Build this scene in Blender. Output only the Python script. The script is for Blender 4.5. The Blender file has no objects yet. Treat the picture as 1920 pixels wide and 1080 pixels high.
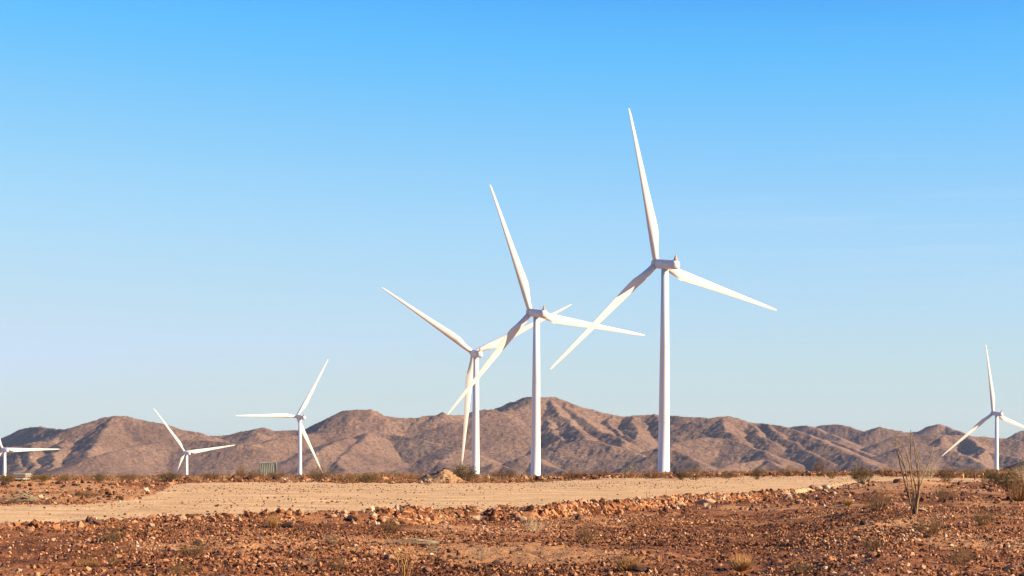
import bpy, bmesh, math, random
import numpy as np
from mathutils import Vector, Matrix, Euler
R = math.radians
S = bpy.context.scene
COL = S.collection

# ------------------------------------------------------------------ camera, light, exposure
FPX, HC, HZ, ROLL = 4533.0, 2.2, 868.0, R(.35)      # focal length in photo pixels, eye height, horizon row, slight roll
cam_d = bpy.data.cameras.new('camera'); cam = bpy.data.objects.new('camera', cam_d); COL.objects.link(cam)
cam.location = (0, 0, HC); cam.rotation_euler = (R(90), -ROLL, 0)
cam_d.sensor_width = 36; cam_d.lens = FPX * 36 / 1920
cam_d.shift_y = (HZ - 540) / 1920
cam_d.clip_start = .5; cam_d.clip_end = 60000
S.camera = cam

SUN_AZ, SUN_EL = R(77), R(24)       # azimuth measured from straight behind the camera towards the right
to_sun = Vector((math.sin(SUN_AZ) * math.cos(SUN_EL), -math.cos(SUN_AZ) * math.cos(SUN_EL), math.sin(SUN_EL)))
sd = bpy.data.lights.new('sun', 'SUN'); sun = bpy.data.objects.new('sun', sd); COL.objects.link(sun)
sd.energy = 5.0; sd.angle = R(.53); sd.color = (1, .84, .63)
sun.rotation_euler = to_sun.to_track_quat('Z', 'Y').to_euler(); sun.location = (60, -40, 60)

EXPOSURE = 1.3
HAZE = 1.2e-5
SKY_GRADE = [[(0, 0), (0.19, 0.06), (0.2307, 0.116), (0.2789, 0.2346), (0.3515, 0.3916), (0.4621, 0.5457), (0.5271, 0.6038), (1.0, 0.85)],
             [(0, 0), (0.30, 0.34), (0.3515, 0.512), (0.4125, 0.610), (0.4851, 0.7011), (0.552, 0.7417), (1.0, 0.85)],
             [(0, 0), (0.33, 0.745), (0.387, 0.81), (0.43, 0.89), (0.475, 1.0), (0.515, 1.0), (1.0, 1.0)]]
W = bpy.data.worlds.new('World'); S.world = W; W.use_nodes = True
wn, wl = W.node_tree.nodes, W.node_tree.links
wn.clear()
sky = wn.new('ShaderNodeTexSky'); sky.sky_type = 'NISHITA'; sky.sun_disc = False
sky.sun_elevation = SUN_EL; sky.sun_rotation = math.atan2(to_sun.x, to_sun.y)
sky.altitude = 300; sky.air_density = 1.0; sky.dust_density = .6; sky.ozone_density = 1.5
sc1 = wn.new('ShaderNodeVectorMath'); sc1.operation = 'SCALE'; sc1.inputs['Scale'].default_value = .1
hsv = wn.new('ShaderNodeRGBCurve')            # film grade of the sky colour
for ch, pts in enumerate(SKY_GRADE):
    cu = hsv.mapping.curves[ch]
    while len(cu.points) < len(pts): cu.points.new(.5, .5)
    for p_, (a_, b_) in zip(cu.points, pts): p_.location = (a_, b_)
hsv.mapping.update()
sc2 = wn.new('ShaderNodeVectorMath'); sc2.operation = 'SCALE'; sc2.inputs['Scale'].default_value = 8
bg = wn.new('ShaderNodeBackground'); bg.inputs['Strength'].default_value = .125 * 2 ** -EXPOSURE
wo = wn.new('ShaderNodeOutputWorld')
wl.new(sky.outputs[0], sc1.inputs[0]); wl.new(sc1.outputs[0], hsv.inputs['Color']); wl.new(hsv.outputs[0], sc2.inputs[0])
# faint high cirrus streaks
tc = wn.new('ShaderNodeTexCoord'); mp = wn.new('ShaderNodeMapping'); mp.inputs['Scale'].default_value = (7, 7, 150); mp.inputs['Rotation'].default_value = (0, R(4), 0); mp.inputs['Location'].default_value = (2.3, .4, .2)
nz = wn.new('ShaderNodeTexNoise'); nz.inputs['Scale'].default_value = 1.0; nz.inputs['Detail'].default_value = 6; nz.inputs['Roughness'].default_value = .55
rp = wn.new('ShaderNodeMapRange'); rp.inputs['From Min'].default_value = .50; rp.inputs['From Max'].default_value = .75; rp.inputs['To Max'].default_value = .20
mx = wn.new('ShaderNodeMixRGB'); mx.inputs['Color2'].default_value = (6.8, 7.2, 7.6, 1)
wl.new(tc.outputs['Generated'], mp.inputs[0]); wl.new(mp.outputs[0], nz.inputs['Vector']); wl.new(nz.outputs[0], rp.inputs[0])
sx = wn.new('ShaderNodeSeparateXYZ'); wl.new(tc.outputs['Generated'], sx.inputs[0])
band = wn.new('ShaderNodeValToRGB'); be = band.color_ramp.elements           # the thin cirrus lies in one low layer
while len(be) < 4: be.new(.5)
for el_, (p_, v_) in zip(be, [(.06, 0), (.095, 1), (.11, 1), (.135, .1)]): el_.position = p_; el_.color = (v_, v_, v_, 1)
ml = wn.new('ShaderNodeMath'); ml.operation = 'MULTIPLY'; wl.new(sx.outputs['Z'], band.inputs[0]); wl.new(band.outputs[0], ml.inputs[0]); wl.new(rp.outputs[0], ml.inputs[1])
side = wn.new('ShaderNodeValToRGB'); se = side.color_ramp.elements          # and mostly in one part of the sky
for el_, (p_, v_) in zip(se, [(.05, .12), (.14, 1)]): el_.position = p_; el_.color = (v_, v_, v_, 1)
ml2 = wn.new('ShaderNodeMath'); ml2.operation = 'MULTIPLY'; wl.new(sx.outputs['X'], side.inputs[0]); wl.new(ml.outputs[0], ml2.inputs[0]); wl.new(side.outputs[0], ml2.inputs[1])
wl.new(ml2.outputs[0], mx.inputs['Fac']); low = wn.new('ShaderNodeValToRGB'); le = low.color_ramp.elements             # dusty air near the horizon: a little less blue
while len(le) < 5: le.new(.5)
for el_, (p_, v_) in zip(le, [(.0, .93), (.03, .93), (.06, .885), (.10, .96), (.19, 1)]): el_.position = p_; el_.color = (1, 1, v_, 1)
mlt = wn.new('ShaderNodeMixRGB'); mlt.blend_type = 'MULTIPLY'; mlt.inputs[0].default_value = 1
wl.new(sx.outputs['Z'], low.inputs[0]); wl.new(sc2.outputs[0], mlt.inputs[1]); wl.new(low.outputs[0], mlt.inputs[2]); wl.new(mlt.outputs[0], mx.inputs['Color1']); wl.new(mx.outputs[0], bg.inputs['Color'])
wl.new(bg.outputs[0], wo.inputs[0])

S.view_settings.view_transform = 'Standard'; S.view_settings.look = 'None'
S.view_settings.gamma = 1; S.view_settings.use_curve_mapping = False
S.view_settings.exposure = EXPOSURE
S.cycles.max_bounces = 4; S.cycles.diffuse_bounces = 2; S.cycles.glossy_bounces = 2; S.cycles.transparent_max_bounces = 4

# ------------------------------------------------------------------ helpers
CR, SR = math.cos(ROLL), math.sin(ROLL)
def project(x, y, z):
    u = FPX * x / y; v = -FPX * (z - HC) / y
    return 960 + u * CR - v * SR, HZ + u * SR + v * CR
def unproject(px, py, d):
    a, b = px - 960, py - HZ
    u = a * CR + b * SR; v = -a * SR + b * CR
    return u * d / FPX, d, HC - v * d / FPX

def _hash(ix, iy, seed):
    h = (ix.astype(np.int64) * 374761393 + iy.astype(np.int64) * 668265263 + seed * 1442695041) & 0xFFFFFFFF
    h = ((h ^ (h >> 13)) * 1274126177) & 0xFFFFFFFF
    h = (h ^ (h >> 16)) & 0xFFFFFF
    return h / float(0xFFFFFF)
def vnoise(x, y, seed=0):
    ix, iy = np.floor(x), np.floor(y); fx, fy = x - ix, y - iy
    fx = fx * fx * fx * (fx * (fx * 6 - 15) + 10); fy = fy * fy * fy * (fy * (fy * 6 - 15) + 10)
    a, b = _hash(ix, iy, seed), _hash(ix + 1, iy, seed); c, d = _hash(ix, iy + 1, seed), _hash(ix + 1, iy + 1, seed)
    return (a + (b - a) * fx) * (1 - fy) + (c + (d - c) * fx) * fy
def fbm(x, y, octv=4, seed=0, gain=.5):
    s = 0; a = 1; t = 0
    for k in range(octv):
        s = s + a * (vnoise(x, y, seed + k * 17) - .5); t += a * .5
        x, y = x * 2.03 + 3.1, y * 2.03 + 7.7; a *= gain
    return s / t                                     # about -1..1
def ridged(x, y, octv=4, seed=0):
    s = 0; a = 1; t = 0
    for k in range(octv):
        s = s + a * (1 - np.abs(vnoise(x, y, seed + k * 31) * 2 - 1)); t += a
        x, y = x * 2.1 + 1.7, y * 2.1 + 9.2; a *= .5
    return s / t
def sstep(a, b, x):
    t = np.clip((x - a) / (b - a), 0, 1); return t * t * (3 - 2 * t)

def mesh_np(name, V, F, smooth=False, attrs=None):
    """V (n,3), F (m,k) quads or triangles"""
    me = bpy.data.meshes.new(name); V = np.ascontiguousarray(V, np.float32); F = np.ascontiguousarray(F, np.int32)
    k = F.shape[1]
    me.vertices.add(len(V)); me.vertices.foreach_set('co', V.ravel())
    me.loops.add(F.size); me.loops.foreach_set('vertex_index', F.ravel())
    me.polygons.add(len(F)); me.polygons.foreach_set('loop_start', np.arange(0, F.size, k, dtype=np.int32))
    me.polygons.foreach_set('use_smooth', np.full(len(F), smooth, dtype=bool))
    for an, (dom, arr) in (attrs or {}).items():
        at = me.attributes.new(an, 'FLOAT', dom); at.data.foreach_set('value', np.ascontiguousarray(arr, np.float32).ravel())
    me.update(calc_edges=True)
    return me
def link(name, me, mat=None, parent=None):
    o = bpy.data.objects.new(name, me); COL.objects.link(o)
    if mat is not None and me is not None and not me.materials: me.materials.append(mat)
    if parent is not None: o.parent = parent
    return o
def tag(o, label, cat, group=None, kind=None):
    if label: o['label'] = label
    if cat: o['category'] = cat
    if group: o['group'] = group
    if kind: o['kind'] = kind
    return o
def empty(name, loc, rz=0.0):
    o = bpy.data.objects.new(name, None); COL.objects.link(o); o.location = loc; o.rotation_euler = (0, 0, rz); o.empty_display_size = .3
    return o
def bm_obj(name, bm, mat, parent=None, smooth=False):
    me = bpy.data.meshes.new(name); bm.to_mesh(me); bm.free()
    if smooth: me.polygons.foreach_set('use_smooth', [True] * len(me.polygons))
    return link(name, me, mat, parent)
def bm_box(bm, sx, sy, sz, c=(0, 0, 0), rot=None, bevel=0):
    M = Matrix.Translation(c) @ (rot.to_matrix().to_4x4() if rot else Matrix()) @ Matrix.Diagonal((sx, sy, sz, 1))
    r = bmesh.ops.create_cube(bm, size=1, matrix=M)
    if bevel:
        es = list({e for v in r['verts'] for e in v.link_edges})
        bmesh.ops.bevel(bm, geom=es, offset=bevel, segments=2, profile=.6, affect='EDGES')
def rings_mesh(name, rings, smooth=True, cap=True):
    """rings: list of (n,3) arrays joined into a tube"""
    n = len(rings[0]); V = np.concatenate(rings); F = []
    for i in range(len(rings) - 1):
        for j in range(n):
            a = i * n + j; b = i * n + (j + 1) % n
            F.append((a, b, b + n, a + n))
    me = bpy.data.meshes.new(name)
    faces = list(F)
    if cap: faces += [tuple(range(n - 1, -1, -1)), tuple(range((len(rings) - 1) * n, len(rings) * n))]
    me.from_pydata(V.tolist(), [], faces); me.update()
    if smooth: me.polygons.foreach_set('use_smooth', [True] * (len(faces) - (2 if cap else 0)) + [False] * (2 if cap else 0))
    return me
def tube_arrays(pts, rad, n=5):
    """a tapered tube along pts -> V, quads"""
    pts = np.asarray(pts, float); V = []; m = len(pts)
    for i in range(m):
        t = pts[min(i + 1, m - 1)] - pts[max(i - 1, 0)]; t /= (np.linalg.norm(t) + 1e-9)
        a = np.cross(t, (0, 0, 1.) if abs(t[2]) < .9 else (1., 0, 0)); a /= np.linalg.norm(a); b = np.cross(t, a)
        for j in range(n):
            w = 2 * math.pi * j / n
            V.append(pts[i] + rad[i] * (a * math.cos(w) + b * math.sin(w)))
    F = [(i * n + j, i * n + (j + 1) % n, (i + 1) * n + (j + 1) % n, (i + 1) * n + j) for i in range(m - 1) for j in range(n)]
    return np.array(V), np.array(F)
class Bag:
    def __init__(s): s.V, s.F, s.n = [], [], 0
    def add(s, V, F): s.V.append(np.asarray(V)); s.F.append(np.asarray(F) + s.n); s.n += len(V)
    def mesh(s, name, smooth=False): return mesh_np(name, np.concatenate(s.V), np.concatenate(s.F), smooth)

# ------------------------------------------------------------------ materials
def mat_new(name, rough=.9, spec=.2):
    m = bpy.data.materials.new(name); m.use_nodes = True; nt = m.node_tree
    b = nt.nodes['Principled BSDF']; b.inputs['Roughness'].default_value = rough; b.inputs['Specular IOR Level'].default_value = spec
    return m, nt, b
def N(nt, t, **kw):
    n = nt.nodes.new(t)
    for k, v in kw.items():
        if k in n.inputs: n.inputs[k].default_value = v
        else: setattr(n, k, v)
    return n
def ramp(nt, stops):
    r = nt.nodes.new('ShaderNodeValToRGB'); e = r.color_ramp.elements
    while len(e) < len(stops): e.new(.5)
    for el, (p, c) in zip(e, stops): el.position = p; el.color = (*c, 1) if len(c) == 3 else c
    return r
def plain(name, c, rough=.7, spec=.3, var=.0, scale=8., metal=0):
    m, nt, b = mat_new(name, rough, spec); b.inputs['Metallic'].default_value = metal
    if var:
        g = N(nt, 'ShaderNodeNewGeometry'); n = N(nt, 'ShaderNodeTexNoise', Scale=scale, Detail=5.)
        r = ramp(nt, [(.3, tuple(x * (1 - var) for x in c)), (.7, tuple(min(1, x * (1 + var)) for x in c))])
        nt.links.new(g.outputs['Position'], n.inputs['Vector']); nt.links.new(n.outputs[0], r.inputs[0]); nt.links.new(r.outputs[0], b.inputs['Base Color'])
    else: b.inputs['Base Color'].default_value = (*c, 1)
    return m

def ground_mat(name, road=False, lo=None, hi=None):
    m, nt, b = mat_new(name, .95, .1); L = nt.links.new
    g = N(nt, 'ShaderNodeNewGeometry'); P = g.outputs['Position']
    big = N(nt, 'ShaderNodeTexNoise', Scale=.22, Detail=6., Roughness=.6); L(P, big.inputs['Vector'])
    fine = N(nt, 'ShaderNodeTexNoise', Scale=6.5, Detail=5., Roughness=.7); L(P, fine.inputs['Vector'])
    mp = N(nt, 'ShaderNodeMapping'); mp.inputs['Scale'].default_value = (.05, .35, 1); L(P, mp.inputs[0])
    trk = N(nt, 'ShaderNodeTexNoise', Scale=1.0, Detail=4.); L(mp.outputs[0], trk.inputs['Vector'])
    vor = N(nt, 'ShaderNodeTexVoronoi', Scale=13.); L(P, vor.inputs['Vector'])
    if road:
        r1 = ramp(nt, [(.30, lo or ROAD_LO), (.70, hi or ROAD_HI)]); L(big.outputs[0], r1.inputs[0])
        r2 = ramp(nt, [(.36, (.52, .47, .43)), (.58, (1.14, 1.14, 1.14))]); L(fine.outputs[0], r2.inputs[0])
        r3 = ramp(nt, [(.35, (.80, .78, .76)), (.6, (1.05, 1.05, 1.05))]); L(trk.outputs[0], r3.inputs[0])
        m1 = N(nt, 'ShaderNodeMixRGB', blend_type='MULTIPLY', Fac=.9); L(r1.outputs[0], m1.inputs[1]); L(r2.outputs[0], m1.inputs[2])
        m2 = N(nt, 'ShaderNodeMixRGB', blend_type='MULTIPLY', Fac=.5); L(m1.outputs[0], m2.inputs[1]); L(r3.outputs[0], m2.inputs[2])
        base = m2.outputs[0]
    else:
        r1 = ramp(nt, [(.30, DIRT_LO), (.55, DIRT_MID), (.75, DIRT_HI)]); L(big.outputs[0], r1.inputs[0])
        r2 = ramp(nt, [(.30, (.50, .46, .42)), (.65, (1.15, 1.12, 1.1))]); L(fine.outputs[0], r2.inputs[0])
        m1 = N(nt, 'ShaderNodeMixRGB', blend_type='MULTIPLY', Fac=.9); L(r1.outputs[0], m1.inputs[1]); L(r2.outputs[0], m1.inputs[2])
        hs = N(nt, 'ShaderNodeSeparateColor'); L(vor.outputs['Color'], hs.inputs[0])
        rv = ramp(nt, [(.0, (.55, .5, .47)), (.6, (1, 1, 1)), (1., (1.5, 1.45, 1.4))]); L(hs.outputs[0], rv.inputs[0])
        m2 = N(nt, 'ShaderNodeMixRGB', blend_type='MULTIPLY', Fac=.8); L(m1.outputs[0], m2.inputs[1]); L(rv.outputs[0], m2.inputs[2])
        mpb = N(nt, 'ShaderNodeMapping'); mpb.inputs['Scale'].default_value = (.16, .08, 1); L(P, mpb.inputs[0])
        pat = N(nt, 'ShaderNodeTexNoise', Scale=1.0, Detail=5., Roughness=.6); L(mpb.outputs[0], pat.inputs['Vector'])
        rpt = ramp(nt, [(.38, (.52, .47, .44)), (.60, (1.1, 1.1, 1.1))]); L(pat.outputs[0], rpt.inputs[0])
        mpt = N(nt, 'ShaderNodeMixRGB', blend_type='MULTIPLY', Fac=1.); L(m2.outputs[0], mpt.inputs[1]); L(rpt.outputs[0], mpt.inputs[2]); m2 = mpt
        at = N(nt, 'ShaderNodeAttribute', attribute_name='sand')
        r4 = ramp(nt, [(.33, tuple(c * .8 for c in SAND)), (.62, SAND)]); L(fine.outputs[0], r4.inputs[0])
        m3 = N(nt, 'ShaderNodeMixRGB'); L(at.outputs['Fac'], m3.inputs[0]); L(m2.outputs[0], m3.inputs[1]); L(r4.outputs[0], m3.inputs[2])
        base = m3.outputs[0]
    L(base, b.inputs['Base Color'])
    bp = N(nt, 'ShaderNodeBump', Strength=.75, Distance=.05 if not road else .025)
    ad = N(nt, 'ShaderNodeMath', operation='SUBTRACT'); L(fine.outputs[0], ad.inputs[0])
    ml = N(nt, 'ShaderNodeMath', operation='MULTIPLY'); ml.inputs[1].default_value = .7 if not road else .15
    L(vor.outputs['Distance'], ml.inputs[0]); L(ml.outputs[0], ad.inputs[1]); L(ad.outputs[0], bp.inputs['Height']); L(bp.outputs[0], b.inputs['Normal'])
    return m
ROAD_LO, ROAD_HI = (.43, .262, .118), (.69, .44, .212)
DIRT_LO, DIRT_MID, DIRT_HI = (.17, .066, .027), (.285, .116, .045), (.43, .20, .08)
SAND = (.50, .25, .10)

def stone_mat(name, stops, per_object=False, fine=18.):
    m, nt, b = mat_new(name, .9, .15); L = nt.links.new
    if per_object: src = N(nt, 'ShaderNodeObjectInfo').outputs['Random']
    else: src = N(nt, 'ShaderNodeAttribute', attribute_name='tint').outputs['Fac']
    r = ramp(nt, stops); L(src, r.inputs[0])
    g = N(nt, 'ShaderNodeNewGeometry'); n = N(nt, 'ShaderNodeTexNoise', Scale=fine, Detail=5., Roughness=.7); L(g.outputs['Position'], n.inputs['Vector'])
    r2 = ramp(nt, [(.3, (.62, .58, .55)), (.68, (1.12, 1.1, 1.08))]); L(n.outputs[0], r2.inputs[0])
    mm = N(nt, 'ShaderNodeMixRGB', blend_type='MULTIPLY', Fac=.85); L(r.outputs[0], mm.inputs[1]); L(r2.outputs[0], mm.inputs[2]); L(mm.outputs[0], b.inputs['Base Color'])
    bp = N(nt, 'ShaderNodeBump', Strength=.5, Distance=.02); L(n.outputs[0], bp.inputs['Height']); L(bp.outputs[0], b.inputs['Normal'])
    return m

# ------------------------------------------------------------------ terrain height
def curve(pts):
    a = np.array(pts, float); return lambda x: np.interp(x, a[:, 0], a[:, 1])
CREST_D = 430.0
crest_px = curve([(-600, 895), (0, 893), (200, 893), (350, 891), (566, 891), (700, 889), (900, 891), (1003, 893), (1100, 888), (1243, 885), (1400, 885), (1560, 885), (1700, 885), (1871, 883), (1920, 883), (2500, 884)])
def crest_z(px):
    py = crest_px(px); a, b = px - 960, py - HZ
    return HC - (-a * SR + b * CR) * CREST_D / FPX
road_low = curve([(-900, 1015), (-300, 995), (0, 984), (300, 972), (520, 966), (700, 964), (900, 955), (1000, 955), (1100, 945), (1300, 932), (1480, 921), (1560, 912), (1620, 906), (1700, 903), (1760, 905), (1920, 903), (2600, 902)])
road_up = curve([(-900, 962), (-300, 952), (0, 948), (150, 945), (255, 938), (295, 922), (318, 910), (345, 904), (600, 904), (900, 906), (1000, 903), (1100, 898), (1400, 893.5), (1640, 891), (1700, 893), (1920, 898), (2600, 899)])
TURB = []      # filled below: far plane fitted to the turbine bases
def far_z(x, y): return PLANE[0] + PLANE[1] * (y - CREST_D) + PLANE[2] * x
PLANE = (0.0, -.0265, .018)
def road_mask(px, py):
    w = fbm(px * .02, py * .06, 4, 5) * 4.5 + fbm(px * .09, py * .35, 3, 15) * 3.5
    lo, up = road_low(px) + w, road_up(px) + w * .6
    return np.clip(np.minimum((lo - py) / 2.5, (py - up) / 2.0), 0, 1)
def terrain(x, y, masks=False):
    x = np.asarray(x, float); y = np.asarray(y, float); ys = np.maximum(y, 8.)
    px = 960 + FPX * x / ys                                     # column (roll is negligible here)
    cz = crest_z(np.clip(px, -900, 2900))
    base = cz * sstep(170, CREST_D, y)
    sf = sstep(CREST_D, CREST_D + 320, y)
    base = np.where(y > CREST_D, cz * (1 - sf) + far_z(x, y) * sf - .006 * np.clip(y - CREST_D, 0, 120), base)
    base = np.maximum(base, -75)
    px2, py = project(x, ys, base)
    rd = road_mask(px2, py)
    near = 1 - sstep(330, 500, y)
    # gap from the road's near edge, in metres of depth
    lo = road_low(px2); dlo = FPX * HC / np.maximum(lo - HZ - (px2 - 960) * SR, 6.)
    gap = y - dlo
    bw = np.clip(dlo * .014, 1.1, 3.2)
    berm_amp = np.interp(px2, [-600, 0, 300, 600, 800, 1000, 1450, 1530, 1600, 2600], [.06, .07, .08, .09, .12, .14, .14, .08, .0, 0]) * (dlo / 115.)
    berm = berm_amp * np.exp(-((gap + 1.3 * bw) / bw) ** 2) * (.75 + .5 * fbm(x * .5, y * .3, 3, 8))
    # shallow drop of the rubble field below the road level
    drop = -np.interp(px2, [-600, 450, 800, 1430, 1640], [.15, .18, .52, .48, 0]) * sstep(.2, 5.0, -gap) * sstep(30, 60, y)
    bank = .55 * np.exp(-((px2 - 1712) / 75.) ** 2) * np.exp(-((y - 225) / 22.) ** 2) + .35 * np.exp(-((px2 - 1840) / 110.) ** 2) * np.exp(-((y - 190) / 30.) ** 2)
    isl = .42 * np.exp(-((px2 - 60) / 190.) ** 4) * np.exp(-((y - 215) / 48.) ** 4) * (.7 + .6 * fbm(x * .15, y * .05, 3, 21))
    z = base + (berm + drop + bank + isl) * near
    rough = (1 - rd) * near
    z = z + rough * (.17 * fbm(x * .16, y * .11, 3, 1) + .10 * fbm(x * .9, y * .7, 4, 2) + .085 * fbm(x * 2.4, y * 2.0, 3, 6) * (y < 140)) + near * rd * (.035 * fbm(x * .8, y * .5, 4, 3) + .045 * fbm(x * .07, (y + .10 * x) * .9, 3, 14))
    z = z + sstep(CREST_D, 620, y) * 1.2 * fbm(x * .01, y * .006, 3, 4)
    if not masks: return z
    sand = np.clip(.95 * np.exp(-((px2 - 1690) / 115.) ** 4) * np.exp(-((y - 222) / 30.) ** 4), 0, 1)
    sand = np.maximum(sand, np.exp(-((px2 - 1670) / 95.) ** 4) * np.exp(-((py - 981) / 11.) ** 4))
    sand = np.maximum(sand, .12 * np.exp(-((gap + 2) / 4.) ** 2))
    sand = np.maximum(sand, .75 * np.exp(-((px2 - 870) / 260.) ** 4) * np.exp(-((py - 1003) / 12.) ** 2))
    sand = np.maximum(sand, .25 * sstep(235, 300, y))
    sand = np.maximum(sand, .8 * sstep(-.05, .3, fbm(x * .10, y * .035, 4, 52)) * (px2 < 340) * (y > 125) * (y < 300))
    sand = np.maximum(sand, .6 * sstep(.12, .45, fbm(x * .13, y * .07, 4, 44)) * (y < 200))
    return z, rd, sand, px2, py, gap

def place(px, py, dmin=30., dmax=455.):
    """where the sight line of a photo pixel first meets the ground"""
    d = np.arange(dmin, dmax, .25)
    x, y, z = unproject(px, py, d); t = terrain(x, y)
    hit = np.nonzero(z <= t)[0]
    i = hit[0] if len(hit) else int(np.argmin(z - t))
    return Vector((x[i], d[i], t[i]))
def tz(x, y): return float(terrain(np.array([x]), np.array([y]))[0])

def build_ground():
    ys = list(np.arange(-40, 30, 5.)) + list(np.arange(30, 140, .24))
    y = 140.; st = .24
    while y < 460: ys.append(y); st = min(st * 1.006, 1.5); y += st
    st = 6
    while y < 16000: ys.append(y); st *= 1.06; y += st
    ys = np.array(ys); nc = 760
    s = np.linspace(-1, 1, nc); s = s * (.75 + .25 * s * s)
    half = .30 * np.maximum(ys, 0) + 30
    X = half[:, None] * s[None, :]; Y = np.repeat(ys[:, None], nc, 1)
    z, rd, sand, px, py, gap = terrain(X, Y, True)
    V = np.stack([X, Y, z], -1).reshape(-1, 3)
    nr = len(ys); idx = np.arange(nr * nc).reshape(nr, nc)
    F = np.stack([idx[:-1, :-1], idx[:-1, 1:], idx[1:, 1:], idx[1:, :-1]], -1).reshape(-1, 4)
    isr = (rd > .5) & (Y > 60) & (Y < 430)
    fr = (isr[:-1, :-1].astype(int) + isr[:-1, 1:] + isr[1:, 1:] + isr[1:, :-1] >= 3).ravel()
    sand = np.clip(sand + .7 * rd, 0, 1).ravel()
    def part(sel, name, mat):
        f = F[sel]; u, inv = np.unique(f, return_inverse=True)
        me = mesh_np(name, V[u], inv.reshape(f.shape), True, {'sand': ('POINT', sand[u])})
        return tag(link(name, me, mat), None, None, None, 'structure')
    part(~fr, 'ground', ground_mat('stony_ground'))
    part(fr, 'dirt_road', ground_mat('road_dirt', True))
build_ground()

# ------------------------------------------------------------------ hills: a network of ridges and spurs
def hills_material(name, k=1.0):
    m, nt, b = mat_new(name, .95, .08); L = nt.links.new
    g = N(nt, 'ShaderNodeNewGeometry'); P = g.outputs['Position']
    big = N(nt, 'ShaderNodeTexNoise', Scale=.0035, Detail=7., Roughness=.6); L(P, big.inputs['Vector'])
    mid = N(nt, 'ShaderNodeTexNoise', Scale=.085, Detail=6., Roughness=.8); L(P, mid.inputs['Vector'])
    vor = N(nt, 'ShaderNodeTexVoronoi', Scale=.11); L(P, vor.inputs['Vector'])
    r1 = ramp(nt, [(.32, tuple(c * k for c in (.150, .088, .059))), (.52, tuple(c * k for c in (.212, .126, .082))), (.72, tuple(c * k for c in (.275, .171, .104)))]); L(big.outputs[0], r1.inputs[0])
    r2 = ramp(nt, [(.36, (.38, .36, .37)), (.5, (.95, .95, .95)), (.64, (1.4, 1.36, 1.3))]); L(mid.outputs[0], r2.inputs[0])
    r3 = ramp(nt, [(.12, (.30, .29, .30)), (.36, (1, 1, 1))]); L(vor.outputs['Distance'], r3.inputs[0])
    m1 = N(nt, 'ShaderNodeMixRGB', blend_type='MULTIPLY', Fac=.9); L(r1.outputs[0], m1.inputs[1]); L(r2.outputs[0], m1.inputs[2])
    m2 = N(nt, 'ShaderNodeMixRGB', blend_type='MULTIPLY', Fac=.75); L(m1.outputs[0], m2.inputs[1]); L(r3.outputs[0], m2.inputs[2])
    L(m2.outputs[0], b.inputs['Base Color'])
    bp = N(nt, 'ShaderNodeBump', Strength=.8, Distance=7.); L(mid.outputs[0], bp.inputs['Height']); L(bp.outputs[0], b.inputs['Normal'])
    return m
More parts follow.
